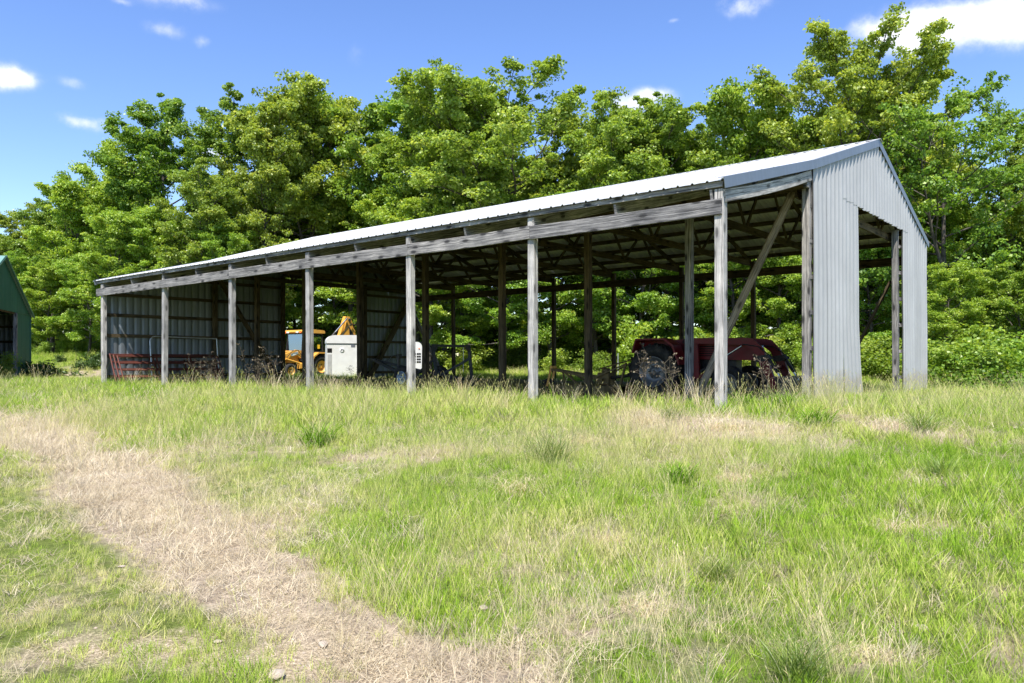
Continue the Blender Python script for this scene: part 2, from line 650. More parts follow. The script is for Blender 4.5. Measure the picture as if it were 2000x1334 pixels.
def grass_mat(name, stops, trans=.27):
    """blade colour runs over the instance's own 'tint', a little per blade"""
    m, nt, p = mat_new(name)
    nt.nodes.remove(p)
    out = nt.nodes['Material Output']
    ti = node(nt, 'ShaderNodeAttribute', attribute_name='tint', attribute_type='INSTANCER')
    to = node(nt, 'ShaderNodeAttribute', attribute_name='tone')
    ad = node(nt, 'ShaderNodeMath', operation='MULTIPLY_ADD')
    nt.links.new(to.outputs['Fac'], ad.inputs[0])
    ad.inputs[1].default_value = .42
    nt.links.new(ti.outputs['Fac'], ad.inputs[2])
    sb = node(nt, 'ShaderNodeMath', operation='SUBTRACT')
    nt.links.new(ad.outputs[0], sb.inputs[0])
    sb.inputs[1].default_value = .21
    c = ramp_node(nt, sb.outputs[0], stops)
    d = node(nt, 'ShaderNodeBsdfDiffuse')
    t = node(nt, 'ShaderNodeBsdfTranslucent')
    nt.links.new(c, d.inputs['Color'])
    nt.links.new(c, t.inputs['Color'])
    m1 = node(nt, 'ShaderNodeMixShader')
    m1.inputs[0].default_value = trans
    nt.links.new(d.outputs[0], m1.inputs[1])
    nt.links.new(t.outputs[0], m1.inputs[2])
    nt.links.new(m1.outputs[0], out.inputs['Surface'])
    return m


M = {}
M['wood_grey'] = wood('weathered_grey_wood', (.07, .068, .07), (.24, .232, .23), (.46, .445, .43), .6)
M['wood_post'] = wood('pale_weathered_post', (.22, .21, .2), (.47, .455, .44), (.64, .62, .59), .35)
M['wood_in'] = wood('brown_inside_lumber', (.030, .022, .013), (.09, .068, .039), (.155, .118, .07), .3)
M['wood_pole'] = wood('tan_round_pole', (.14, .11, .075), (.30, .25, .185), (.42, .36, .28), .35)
M['roof'] = sheet_metal('galvanised_roof_sheet', (.74, .74, .73), (.48, .48, .48), .45, .3, streak_amt=.7, zscale=.28)
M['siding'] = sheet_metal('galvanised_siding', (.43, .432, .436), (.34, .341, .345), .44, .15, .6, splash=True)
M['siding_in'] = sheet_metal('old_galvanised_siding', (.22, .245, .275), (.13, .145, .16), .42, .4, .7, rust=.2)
M['trim'] = sheet_metal('grey_trim_metal', (.21, .24, .28), (.165, .19, .225), .4, .35, .3)
M['green_metal'] = sheet_metal('dark_green_siding', (.045, .15, .105), (.03, .10, .07), .4, .1, .5)
M['green_roof'] = sheet_metal('pale_green_roof', (.25, .42, .36), (.2, .34, .3), .35, .2, .3)
M['black'] = simple('black_rubber', (.018, .018, .018), .75, 0, .4, 9, .3, dirt=(.12, .10, .075), dirt_amt=.45)
M['dark_steel'] = simple('dark_grey_steel', (.045, .05, .052), .55, .3, .35, 8, .4, dirt=(.10, .06, .035), dirt_amt=.5)
M['rusty'] = simple('rusty_red_tube', (.115, .028, .020), .6, .1, .35, 9, .4, dirt=(.10, .045, .025), dirt_amt=.7)
M['galv_tube'] = simple('galvanised_tube', (.55, .57, .58), .38, .6, .2, 12, .5)
M['red'] = simple('red_tractor_paint', (.15, .007, .010), .45, 0, .25, 5, .3, 0, dirt=(.06, .03, .02), dirt_amt=.35)
M['engine'] = simple('greasy_black_engine', (.022, .022, .022), .5, .3, .5, 14, .5, dirt=(.10, .075, .05), dirt_amt=.4)
M['rim_grey'] = simple('silver_rim', (.17, .175, .18), .4, .4, .25, 9, .5, dirt=(.12, .10, .08), dirt_amt=.5)
M['rim_blue'] = simple('blue_grey_rim', (.26, .33, .42), .4, .3, .25, 9, .5)
M['chrome'] = simple('hydraulic_chrome', (.72, .73, .75), .15, .95, .1, 9, .5)
M['orange'] = simple('construction_orange_paint', (.74, .37, .06), .42, 0, .16, 4, .5, .2, dirt=(.34, .20, .10), dirt_amt=.3)
M['white_paint'] = simple('chalky_white_paint', (.63, .632, .625), .6, 0, .09, 3, .3, dirt=(.52, .48, .40), dirt_amt=.4)
M['white_decal'] = simple('white_decal', (.78, .78, .78), .5, 0, .05, 9)
M['dark_hole'] = simple('black_opening', (.012, .012, .012), .8, 0, .3, 9, .1)
M['pale_grey'] = simple('pale_grey_panel', (.36, .36, .36), .6, 0, .15, 5, .3)
M['grey_plate'] = simple('grey_name_plate', (.20, .21, .24), .4, .4, .3, 60)
M['amber'] = simple('amber_lens', (.85, .16, .02), .2, 0, .1, 9, .6)
M['lamp'] = simple('work_lamp_lens', (.8, .8, .82), .12, .3, .05, 9, .8)
M['yellow_tag'] = simple('yellow_tag', (.80, .52, .03), .5, 0, .1, 9)
M['mower'] = simple('faded_yellow_mower_paint', (.17, .12, .042), .6, .1, .35, 6, .4, dirt=(.13, .075, .04), dirt_amt=.75)
M['bark'] = simple('dark_grey_bark', (.085, .072, .060), .95, 0, .5, 7, .1, dirt=(.17, .16, .14), dirt_amt=.6)
M['stone'] = simple('pale_limestone', (.40, .34, .27), .9, 0, .2, 9, .2, dirt=(.34, .25, .17), dirt_amt=.6)
M['leaf'] = leaf_mat('broadleaf', (.15, .23, .030), (.31, .43, .065), (.54, .61, .17), .5)
M['leaf_dark'] = leaf_mat('deep_green_leaf', (.11, .195, .026), (.235, .36, .050), (.43, .53, .13), .5)
M['leaf_fresh'] = leaf_mat('fresh_green_leaf', (.15, .26, .028), (.30, .455, .058), (.52, .61, .15), .5)
M['leaf_cedar'] = leaf_mat('cedar_leaf', (.04, .075, .02), (.075, .125, .03), (.13, .19, .05), .25)
GREENS = [(0.0, (.13, .26, .016)), (.30, (.26, .42, .036)), (.52, (.42, .50, .09)), (.72, (.58, .54, .23)), (1.0, (.72, .60, .39))]
M['grass'] = grass_mat('meadow_blade', GREENS)
M['dry'] = grass_mat('dead_blade', [(0.0, (.30, .255, .18)), (.4, (.50, .42, .285)), (.75, (.66, .57, .41)), (1.0, (.76, .68, .53))], .3)
M['seed'] = grass_mat('seed_stalk', [(0.0, (.34, .44, .10)), (.4, (.52, .54, .19)), (.7, (.66, .58, .31)), (1.0, (.74, .62, .45))], .35)
M['clump_tan'] = leaf_mat('tan_dead_clump', (.52, .41, .27), (.70, .57, .40), (.82, .71, .55), .35, .25, .02)
M['clump_green'] = leaf_mat('sedge_clump', (.09, .15, .026), (.17, .25, .045), (.36, .40, .12), .4, .3, .03)
M['weed'] = leaf_mat('dead_weed', (.055, .045, .035), (.12, .095, .07), (.26, .20, .14), .1, .3, .02)


def glass_mat(name, tint, alpha_trans=.55, refl=(.9, .95, 1)):
    m, nt, p = mat_new(name)
    nt.nodes.remove(p)
    out = nt.nodes['Material Output']
    g = node(nt, 'ShaderNodeBsdfGlossy', Roughness=.04)
    g.inputs['Color'].default_value = (*refl, 1)
    t = node(nt, 'ShaderNodeBsdfTransparent')
    t.inputs['Color'].default_value = (*tint, 1)
    mx = node(nt, 'ShaderNodeMixShader')
    mx.inputs[0].default_value = 1 - alpha_trans
    nt.links.new(t.outputs[0], mx.inputs[1])
    nt.links.new(g.outputs[0], mx.inputs[2])
    nt.links.new(mx.outputs[0], out.inputs['Surface'])
    return m


M['glass'] = glass_mat('tinted_cab_glass', (.30, .42, .42), .62)
M['glass_front'] = glass_mat('cab_windscreen', (.20, .34, .50), .55, (.35, .5, .8))


def ground_mat():
    m, nt, p = mat_new('meadow_soil')
    geo = node(nt, 'ShaderNodeNewGeometry')
    dry = node(nt, 'ShaderNodeAttribute', attribute_name='dry')
    bare = node(nt, 'ShaderNodeAttribute', attribute_name='bare')
    n1 = node(nt, 'ShaderNodeTexNoise', Scale=9.0, Detail=9.0, Roughness=.7)
    n2 = node(nt, 'ShaderNodeTexNoise', Scale=60.0, Detail=5.0, Roughness=.7)
    n3 = node(nt, 'ShaderNodeTexNoise', Scale=1.3, Detail=6.0, Roughness=.6)
    for n in (n1, n2, n3):
        nt.links.new(geo.outputs['Position'], n.inputs['Vector'])
    green = ramp_node(nt, n1.outputs['Fac'], [(.3, (.075, .10, .022)), (.55, (.16, .20, .045)), (.75, (.28, .27, .12))])
    thatch = ramp_node(nt, n1.outputs['Fac'], [(.3, (.21, .165, .12)), (.5, (.40, .32, .23)), (.72, (.60, .50, .38))])
    soil = ramp_node(nt, n2.outputs['Fac'], [(.3, (.26, .20, .13)), (.55, (.50, .40, .27)), (.75, (.70, .60, .45))])
    w = node(nt, 'ShaderNodeMath', operation='MULTIPLY_ADD')
    nt.links.new(n3.outputs['Fac'], w.inputs[0])
    w.inputs[1].default_value = .9
    nt.links.new(dry.outputs['Fac'], w.inputs[2])
    f = ramp_node(nt, w.outputs[0], [(.50, (0, 0, 0)), (.95, (1, 1, 1))])
    c = mixc(nt, f, green, thatch)
    b2 = node(nt, 'ShaderNodeMath', operation='MULTIPLY_ADD')
    nt.links.new(n1.outputs['Fac'], b2.inputs[0])
    b2.inputs[1].default_value = .8
    nt.links.new(bare.outputs['Fac'], b2.inputs[2])
    f2 = ramp_node(nt, b2.outputs[0], [(.62, (0, 0, 0)), (.95, (1, 1, 1))])
    c = mixc(nt, f2, c, soil)
    sp = ramp_node(nt, n2.outputs['Fac'], [(.35, (.62, .62, .62)), (.65, (1.15, 1.15, 1.15))])
    c = mixc(nt, 1.0, c, sp, 'MULTIPLY')
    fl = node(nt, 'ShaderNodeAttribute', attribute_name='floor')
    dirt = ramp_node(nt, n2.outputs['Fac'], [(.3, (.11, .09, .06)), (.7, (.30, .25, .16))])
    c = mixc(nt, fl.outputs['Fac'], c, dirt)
    nt.links.new(c, p.inputs['Base Color'])
    p.inputs['Roughness'].default_value = .95
    p.inputs['Specular IOR Level'].default_value = .1
    bm = node(nt, 'ShaderNodeBump', Strength=.8, Distance=.03)
    nt.links.new(n2.outputs['Fac'], bm.inputs['Height'])
    nt.links.new(bm.outputs[0], p.inputs['Normal'])
    return m


M['ground'] = ground_mat()


# ------------------------------------------------------------------ ground
def patch_fields(x, y):
    """dryness (dead thatch) and bareness (worn gravel) of the meadow at world points"""
    x = np.asarray(x, float)
    y = np.asarray(y, float)
    dry = np.zeros_like(x)
    bare = np.zeros_like(x)
    for (px, py, rx, ry, a) in PATCHES_W:
        d2 = ((x - px) / rx) ** 2 + ((y - py) / ry) ** 2
        dry = dry + a * np.exp(-d2)
    for (px, py, rx, ry, a) in BARE_W:
        d2 = ((x - px) / rx) ** 2 + ((y - py) / ry) ** 2
        bare = bare + a * np.exp(-d2)
    # worn wheel track, a polyline
    dmin = np.full(x.shape, 1e9)
    wid = np.ones_like(x)
    for (a, wa), (b, wb) in zip(TRACK[:-1], TRACK[1:]):
        dx, dy = b[0] - a[0], b[1] - a[1]
        L2 = dx * dx + dy * dy
        t = np.clip(((x - a[0]) * dx + (y - a[1]) * dy) / L2, 0, 1)
        d = np.hypot(x - a[0] - t * dx, y - a[1] - t * dy)
        m = d < dmin
        dmin = np.where(m, d, dmin)
        wid = np.where(m, wa + (wb - wa) * t, wid)
    wob = .35 * np.sin(x * 1.7 + y * .6) + .25 * np.sin(y * 2.9 - x * 1.1)
    tr = 1 - sstep(.15, 1.45, dmin / wid + wob * .42)
    brk = .5 + .5 * np.sin(x * 3.1 + 1.3 * np.sin(y * 2.2)) * np.sin(y * 3.7 + 1.1 * np.sin(x * 1.9))
    dry = dry + (.78 + .4 * brk) * tr
    bare = bare + (.25 + .45 * brk) * tr * (1 - sstep(.0, .7, dmin / wid))
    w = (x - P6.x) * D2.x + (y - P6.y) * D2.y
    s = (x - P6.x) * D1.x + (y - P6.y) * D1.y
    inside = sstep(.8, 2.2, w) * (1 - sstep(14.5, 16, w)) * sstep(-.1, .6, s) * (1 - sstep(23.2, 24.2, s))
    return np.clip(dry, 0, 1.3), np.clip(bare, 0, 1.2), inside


def g2(px, py):
    p = gpx(px, py)
    return (p.x, p.y)


def wpatch(px, py, rx, ry, a):
    """a patch seen at a photo pixel, sized in metres across the view from its photo size"""
    c = gpx(px, py)
    m = c.y / F_PX
    up, dn = gpx(px, py - ry), gpx(px, py + ry)
    return (c.x, c.y, rx * m, max(.15, abs(up.y - dn.y) / 2), a)


TRACK = [((-24, 25.5), 1.1), (g2(0, 832), 1.0), (g2(110, 880), .8), (g2(230, 960), .6), (g2(370, 1050), .5), (g2(520, 1150), .46), (g2(660, 1235), .46), (g2(800, 1320), .48), (g2(960, 1430), .45), ((1.2, 1.5), .45)]
PATCHES_W = [wpatch(*p) for p in [
    (450, 1045, 120, 36, .7), (250, 960, 100, 30, .4), (610, 985, 90, 30, .35), (700, 897, 70, 12, .75), (560, 880, 120, 14, .35), (860, 888, 90, 16, .5),
    (1120, 875, 160, 22, .30), (1340, 905, 160, 22, .32), (1440, 842, 105, 26, 1.35), (1265, 822, 56, 22, 1.25), (1780, 846, 75, 20, 1.0), (1640, 815, 50, 12, .6),
    (1440, 985, 60, 18, .6), (1800, 1030, 70, 16, .5), (1180, 1050, 60, 24, .4), (1260, 1180, 60, 22, .6), (1420, 935, 40, 12, .6), (1500, 930, 60, 12, .5), (1640, 885, 50, 10, .4), (1790, 935, 60, 14, .6),
    (1950, 1160, 50, 20, .5), (1700, 1290, 110, 22, .5), (1330, 1110, 60, 18, .4), (1000, 1300, 150, 40, .3), (1130, 1230, 70, 18, .35), (1350, 1300, 80, 24, .25), (1980, 1280, 60, 30, .5),
    (950, 1100, 160, 60, .32), (1100, 1210, 150, 50, .32), (60, 1290, 80, 30, .45), (80, 1190, 60, 24, .4), (250, 1200, 80, 26, .25), (960, 800, 200, 10, .2), (120, 742, 140, 8, .9),
    (340, 885, 120, 20, .4), (180, 860, 140, 26, .4)]]
BARE_W = [wpatch(*p) for p in [(120, 1270, 170, 50, .36), (330, 1260, 150, 40, .40), (200, 1130, 140, 34, .36), (620, 1290, 140, 36, .55), (500, 1210, 80, 30, .4), (260, 1010, 110, 16, .4), (430, 1300, 150, 40, .45), (780, 1260, 120, 40, .3)]]


def make_ground():
    def axis(lo, hi, n0, n1, step, far):
        mid = np.arange(lo, hi, step)
        a = lo - np.geomspace(step, far, n0)[::-1]
        b = hi + np.geomspace(step, far, n1)
        return np.concatenate([a, mid, b])
    xs = axis(-24, 22, 40, 40, .16, 900)
    ys = axis(-2, 30, 24, 50, .16, 1200)
    X, Y = np.meshgrid(xs, ys)
    Z = ground_z(X, Y)
    v = np.stack([X.ravel(), Y.ravel(), Z.ravel()], 1)
    nx, ny = len(xs), len(ys)
    i = np.arange(nx * ny).reshape(ny, nx)
    q = np.stack([i[:-1, :-1].ravel(), i[:-1, 1:].ravel(), i[1:, 1:].ravel(), i[1:, :-1].ravel()], 1)
    me = fast_mesh('ground', v, q, M['ground'], smooth=True)
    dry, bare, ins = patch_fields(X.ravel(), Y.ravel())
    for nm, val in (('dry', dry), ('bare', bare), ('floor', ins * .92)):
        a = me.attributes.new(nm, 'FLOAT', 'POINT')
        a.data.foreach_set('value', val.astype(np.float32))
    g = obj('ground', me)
    tag(g, 'grassy meadow rising gently to the barn', None, None, 'structure')


make_ground()

# ------------------------------------------------------------------ the pole barn
MIDW, BW, BL = 4.3, 15.1, 23.64
RIDGE_W, RIDGE_Z = 9.45, 6.68
FRONT_S = [0, 3.98, 7.51, 11.34, 15.06, 19.14, 23.64]
ROW_S = [0, 2.72, 5.52, 8.4, 11.46, 14.54, 17.55, 20.6, 23.62]
DOOR0, DOOR1, SEAM = 7.65, 11.97, 4.68


def roof_z(w):
    if w <= MIDW:
        return 3.945 + (w + .1) * (5.10 - 3.945) / (MIDW + .1)
    if w <= RIDGE_W:
        return 5.10 + (w - MIDW) * (RIDGE_Z - 5.10) / (RIDGE_W - MIDW)
    return RIDGE_Z + (w - RIDGE_W) * (4.74 - RIDGE_Z) / (15.2 - RIDGE_W)


barn = thing('pole_barn', 'long open sided pole barn with weathered posts and galvanised metal roof', 'barn', (P6.x, P6.y, 0), BARN_RZ)
barn.rotation_euler = (-.0045, 0, BARN_RZ)


def part(name, mb, mat, lab=None, parent=barn):
    o = mb.build(name, M[mat], parent)
    if lab:
        o['label'] = lab
    return o


# posts
def post(w, s, top, mat, size=.15, lean=(0, 0), lab=None, z0=-.45):
    return part('post', MB().beam((w, s, z0), (w + lean[0], s + lean[1], top), size, size, up=(0, 1, 0), bevel=.008, seg=3), mat, lab)


for i, s in enumerate(FRONT_S):
    post(0, s, roof_z(0) - .17, 'wood_post', .15 if i else .16, (random.uniform(-.02, .02), random.uniform(-.025, .025)))
for i, s in enumerate(ROW_S):
    ss = min(max(s, .02), BL - .02)
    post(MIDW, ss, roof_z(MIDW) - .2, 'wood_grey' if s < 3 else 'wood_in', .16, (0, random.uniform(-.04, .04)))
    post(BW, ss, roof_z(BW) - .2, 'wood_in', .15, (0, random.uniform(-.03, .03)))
post(DOOR0 - .15, .03, SEAM, 'wood_grey')
post(DOOR1 - .09, .03, SEAM, 'wood_grey', .16)
post(DOOR0 - .17, BL - .03, SEAM, 'wood_in')
post(DOOR1 + .02, BL - .03, SEAM, 'wood_in', .24)
post(6.2, BL - .03, 5.4, 'wood_in', .13)
# header boards on the front posts, butted at posts
cuts = [-.08, 3.96, 7.50, 15.05, 24.0]
for i, (a, b) in enumerate(zip(cuts[:-1], cuts[1:])):
    z = 3.50 + (.0, .012, -.008, .004)[i]
    part('header_board', MB().beam((-.104, a + .004, z), (-.104, b - .004, z + (.0, -.01, .012, .0)[i]), .042, .262, bevel=.006, bow=(-.012, -.02, .008, -.01)[i]), 'wood_grey')
# eave board under the sheet edge
for a, b in ((-.1, 6.0), (6.005, 12.1), (12.105, 18.2), (18.205, 24.0)):
    part('eave_board', MB().beam((-.10, a, 3.872), (-.10, b, 3.872), .04, .095, bevel=.004), 'wood_grey')
# rafters of the lean-to
for s in [0.12, 2.0, 3.9, 5.75, 7.45, 9.4, 11.28, 13.2, 15.0, 17.0, 19.05, 21.3, 23.5]:
    w0, w1 = -.075, MIDW - .02
    part('rafter', MB().beam((w0, s, roof_z(w0) - .245), (w1, s, roof_z(w1) - .255), .045, .20), 'wood_grey')
# girders: middle row and rear row
for dw in (-.10, .10):
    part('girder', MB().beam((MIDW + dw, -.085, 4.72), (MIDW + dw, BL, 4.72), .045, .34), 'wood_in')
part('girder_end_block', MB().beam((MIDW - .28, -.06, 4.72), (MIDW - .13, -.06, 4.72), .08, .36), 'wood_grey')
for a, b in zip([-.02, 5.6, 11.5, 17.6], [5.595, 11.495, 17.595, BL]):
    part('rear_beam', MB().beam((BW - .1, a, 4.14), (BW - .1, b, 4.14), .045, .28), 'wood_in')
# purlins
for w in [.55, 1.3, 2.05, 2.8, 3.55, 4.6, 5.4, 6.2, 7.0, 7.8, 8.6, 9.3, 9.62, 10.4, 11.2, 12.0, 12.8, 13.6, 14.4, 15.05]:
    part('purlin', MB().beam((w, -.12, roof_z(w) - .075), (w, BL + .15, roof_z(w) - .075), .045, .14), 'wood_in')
# trusses
for s in ROW_S:
    s_ = min(max(s, .13), BL - .13) + .10 * (1 if s < 20 else -1)
    tr = bpy.data.objects.new('truss', None)
    COL.objects.link(tr)
    tr.parent = barn
    tr.location = (0, s_, 0)
    Rz = lambda w: roof_z(w) - .22
    bc = 4.50
    tk = .045

    def sub(nm, a, b, h):
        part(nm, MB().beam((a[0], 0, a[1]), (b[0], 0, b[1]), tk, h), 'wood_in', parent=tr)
    sub('bottom_chord', (MIDW, bc), (BW, bc), .19)
    sub('top_chord', (MIDW, Rz(MIDW)), (RIDGE_W, Rz(RIDGE_W)), .15)
    sub('top_chord', (RIDGE_W, Rz(RIDGE_W)), (BW, Rz(BW)), .15)
    for a, b in (((6.1, bc), (7.0, Rz(7.0))), ((7.9, bc), (7.0, Rz(7.0))), ((7.9, bc), (RIDGE_W, Rz(RIDGE_W))), ((RIDGE_W + 1.6, bc), (RIDGE_W, Rz(RIDGE_W))), ((RIDGE_W + 1.6, bc), (12.2, Rz(12.2))), ((13.2, bc), (12.2, Rz(12.2)))):
        sub('web', a, b, .09)
# braces
part('round_brace', MB().tube([(4.46, .22, 4.80), (4.47, 1.48, 2.35), (4.46, 2.72, -.15)], .088, 12), 'wood_pole', 'round pale pole leaning as a diagonal brace')
for a, b in (((12.1, .2, 3.25), (12.12, 1.85, -.1)), ((14.85, BL - .2, 4.1), (12.0, BL - .2, -.1)), ((4.4, BL - .2, 4.3), (7.35, BL - .2, -.1)), ((BW, BL - .1, 3.6), (BW, 21.1, -.1))):
    part('brace', MB().beam(a, b, .05, .30 if a[0] == 14.85 else .19, up=(1, 0, 0) if a[0] != BW else (0, 0, 1)), 'wood_in' if a[0] != BW else 'wood_grey')
# knee brace tops on the gable girts
for z in (.45, 1.2, 1.95, 2.7, 3.45, 4.2):
    part('girt', MB().beam((MIDW - .06, -.065, z), (DOOR0, -.065, z), .042, .095), 'wood_grey')
    part('girt', MB().beam((DOOR1 - .06, -.065, z), (BW + .06, -.065, z), .042, .095), 'wood_grey')
    part('girt', MB().beam((-.05 if z < 3.5 else 2.2, BL + .06, z), (DOOR0 - .1, BL + .06, z), .042, .12), 'wood_in')
    part('girt', MB().beam((DOOR1 - .06, BL + .06, z), (BW + .06, BL + .06, z), .042, .12), 'wood_in')
part('girt', MB().beam((DOOR0 + .002, -.065, SEAM + .10), (DOOR1 - .062, -.065, SEAM + .10), .042, .14), 'wood_grey')
part('girt', MB().beam((DOOR0 - .098, BL + .06, SEAM + .10), (DOOR1 - .062, BL + .06, SEAM + .10), .042, .14), 'wood_in')
for s_end in (-.065, BL + .06):
    part('girt', MB().beam((7.2, s_end, 5.72), (11.4, s_end, 5.72), .042, .12), 'wood_in')

PITCH = .285


def rib(u):
    """corrugation: rounded narrow ridges, broad valleys"""
    c = .5 + .5 * math.cos(2 * math.pi * u)
    return c ** 3.2


def wall_sheet(w0, w1, zb, zt, s0, sign, amp=.06, flare=0.0, mat='siding', nrow=5, name='siding_panel'):
    n = max(6, int(round((w1 - w0) / PITCH * 10)))
    vs, fs, uv = [], [], []
    for j in range(nrow + 1):
        for i in range(n + 1):
            w = w0 + (w1 - w0) * i / n
            b, t = zb(w), zt(w)
            z = b + (t - b) * j / nrow
            s = s0 + sign * amp * rib(w / PITCH)
            fl = flare * max(0, 1 - z / 2.2) ** 1.5 * max(0, (w - 5.6) / 2.0)
            s += sign * (.05 * fl + .006 * math.sin(z * 1.7 + w * 2))
            vs.append((w + fl * .16, s, z + (.012 * math.sin(w * 9) if j == 0 else 0)))
    for j in range(nrow):
        for i in range(n):
            a = j * (n + 1) + i
            f = (a, a + 1, a + n + 2, a + n + 1)
            fs.append(f)
            uv.append([(vs[k][0] + s0, vs[k][2]) for k in f])
    return part(name, MB().add(vs, fs, uv, smooth=True), mat)


zt = lambda w: roof_z(w) - .015
gb = lambda w: -.16
gs = -.095
edges = [4.30, 5.13, 5.70, 6.45]
for a, b in zip(edges[:-1], edges[1:]):
    wall_sheet(a, b + .02, gb, zt, gs - .002 * (edges.index(a) % 2), -1)
wall_sheet(6.45, 7.06, gb, lambda w: SEAM + .12, gs + .004, -1, flare=1.0)
wall_sheet(7.05, DOOR0, gb, lambda w: SEAM + .12, gs + .002, -1, flare=1.0)
up = [6.45, 7.30, 8.16, 9.01, 9.45, 10.3, 11.15, 12.0, 12.6]
for k, (a, b) in enumerate(zip(up[:-1], up[1:])):
    wall_sheet(a, b, lambda w: SEAM, zt, gs - .006 - .002 * (k % 2), -1)
wall_sheet(DOOR1, 12.6, gb, lambda w: SEAM + .12, gs + .003, -1)
for k, (a, b) in enumerate(((12.6, 13.46), (13.46, 14.31), (14.31, 15.19))):
    wall_sheet(a, b, gb, zt, gs - .001 - .002 * (k % 2), -1)
# far end wall
es = BL + .10
e2 = [-.05, .86, 1.71, 2.57, 3.42, 4.28, 5.13, 5.99, 6.84, DOOR0 - .1]
for k, (a, b) in enumerate(zip(e2[:-1], e2[1:])):
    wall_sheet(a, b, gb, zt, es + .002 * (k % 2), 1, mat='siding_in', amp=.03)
for k, (a, b) in enumerate(zip([7.55, 8.4, 9.45, 10.3, 11.15], [8.4, 9.45, 10.3, 11.15, 12.0])):
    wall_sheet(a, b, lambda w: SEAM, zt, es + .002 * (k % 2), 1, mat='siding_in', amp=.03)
for k, (a, b) in enumerate(((12.0, 12.85), (12.85, 13.7), (13.7, 14.5), (14.5, 15.19))):
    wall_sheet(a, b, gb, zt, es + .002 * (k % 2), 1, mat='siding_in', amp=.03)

# roof sheets: one mesh per slope, shared along the roof
RP = .81


def roof_sheet(ws, lift, lip):
    n_rib = 3
    prof = []
    for r in range(n_rib):
        b = r * RP / 3
        prof += [(b, .0), (b + .012, .0), (b + .030, .026), (b + .052, .026), (b + .070, .0), (b + .165, .004)]
    prof.append((RP + .012, .001))
    vs, fs, uv = [], [], []
    m = len(prof)
    for w in ws:
        for s, h in prof:
            vs.append((w, s, roof_z(w) + h + lift))
    for i in range(len(ws) - 1):
        for k in range(m - 1):
            f = (i * m + k, i * m + k + 1, (i + 1) * m + k + 1, (i + 1) * m + k)
            fs.append(f)
            uv.append([(vs[q][1], vs[q][0]) for q in f])
    # rolled lower edge
    i0 = lip
    base = [vs[i0 * m + k] for k in range(m)]
    dn = [(a[0], a[1], a[2] - .012) for a in base]
    o = len(vs)
    vs += dn
    for k in range(m - 1):
        f = (i0 * m + k, i0 * m + k + 1, o + k + 1, o + k)
        fs.append(f)
        uv.append([(vs[q][1], vs[q][0]) for q in f])
    return MB().add(vs, fs, uv)


sheets = [roof_sheet([-.17, 1.2, 2.7, MIDW, 4.45], .002, 0).mesh('roof_panel', M['roof']),
          roof_sheet([4.28, 5.8, 7.4, 8.6, RIDGE_W - .02], .018, 0).mesh('roof_panel', M['roof']),
          roof_sheet([RIDGE_W + .02, 11.2, 13.2, 15.34], .004, 3).mesh('roof_panel', M['roof'])]
s0, k = -.16, 0
while s0 < BL + .2:
    for i, me in enumerate(sheets):
        o = obj('roof_panel', me, barn, (0, s0, .0015 * (k % 2) + (.002 if i == 1 else 0)))
        o.rotation_euler = (0, 0, random.uniform(-.0006, .0006))
    s0 += RP
    k += 1
ROOF_END = s0
# ridge cap in lengths, riding on the ribs
for a in np.arange(-.2, ROOF_END - .3, 3.05):
    b = min(a + 3.09, ROOF_END + .02)
    cap = MB()
    for w0, w1 in ((RIDGE_W - .17, RIDGE_W), (RIDGE_W, RIDGE_W + .17)):
        za, zb_ = roof_z(w0) + .05, roof_z(w1) + .05
        vs = [(w0, a, za), (w1, a, zb_), (w1, b, zb_), (w0, b, za), (w0, a, za - .008), (w1, a, zb_ - .008), (w1, b, zb_ - .008), (w0, b, za - .008)]
        fs = [(0, 1, 2, 3), (4, 7, 6, 5), (0, 4, 5, 1), (1, 5, 6, 2), (2, 6, 7, 3), (3, 7, 4, 0)]
        cap.add(vs, fs, [[(vs[q][1], vs[q][0]) for q in f] for f in fs])
    part('ridge_cap', cap, 'roof')
# metal rake trim and the wooden rake board of the open bay
for a, b in ((-.19, 4.32), (4.30, RIDGE_W + .01), (RIDGE_W - .01, 15.37)):
    for sx in (-.165, BL + .36):
        t = MB()
        t.beam((a, sx, roof_z(a) - .055), (b, sx, roof_z(b) - .055), .012, .18)
        t.beam((a, sx + (.055 if sx < 0 else -.055), roof_z(a) + .040), (b, sx + (.055 if sx < 0 else -.055), roof_z(b) + .040), .11, .010)
        part('rake_trim', t, 'trim')
part('rake_board', MB().beam((-.06, -.105, roof_z(-.06) - .275), (4.25, -.105, roof_z(4.25) - .27), .035, .21, bow=-.045, bevel=.004), 'wood_post', 'paint flaked pale rake board')


# ------------------------------------------------------------------ trees
def tube_arrays(polys, n=5):
    """many tapered tubes -> vertex and quad arrays"""
    V, Q = [], []
    o = 0
    ang = np.arange(n) * 2 * np.pi / n
    ca, sa = np.cos(ang), np.sin(ang)
    for pts, rs in polys:
        pts = np.asarray(pts, float)
        m = len(pts)
        d = np.gradient(pts, axis=0)
        d /= np.linalg.norm(d, axis=1, keepdims=True) + 1e-9
        ref = np.array([0, 0, 1.0]) if abs(d[0, 2]) < .8 else np.array([1.0, 0, 0])
        a = np.cross(d, ref)
        a /= np.linalg.norm(a, axis=1, keepdims=True) + 1e-9
        b = np.cross(d, a)
        ring = pts[:, None, :] + (a[:, None, :] * ca[None, :, None] + b[:, None, :] * sa[None, :, None]) * np.asarray(rs)[:, None, None]
        V.append(ring.reshape(-1, 3))
        i = np.arange(m - 1)[:, None] * n
        k = np.arange(n)[None, :]
        k2 = (k + 1) % n
        q = np.stack([i + k, i + k2, i + n + k2, i + n + k], -1).reshape(-1, 4) + o
        Q.append(q)
        o += m * n
    return np.concatenate(V), np.concatenate(Q)


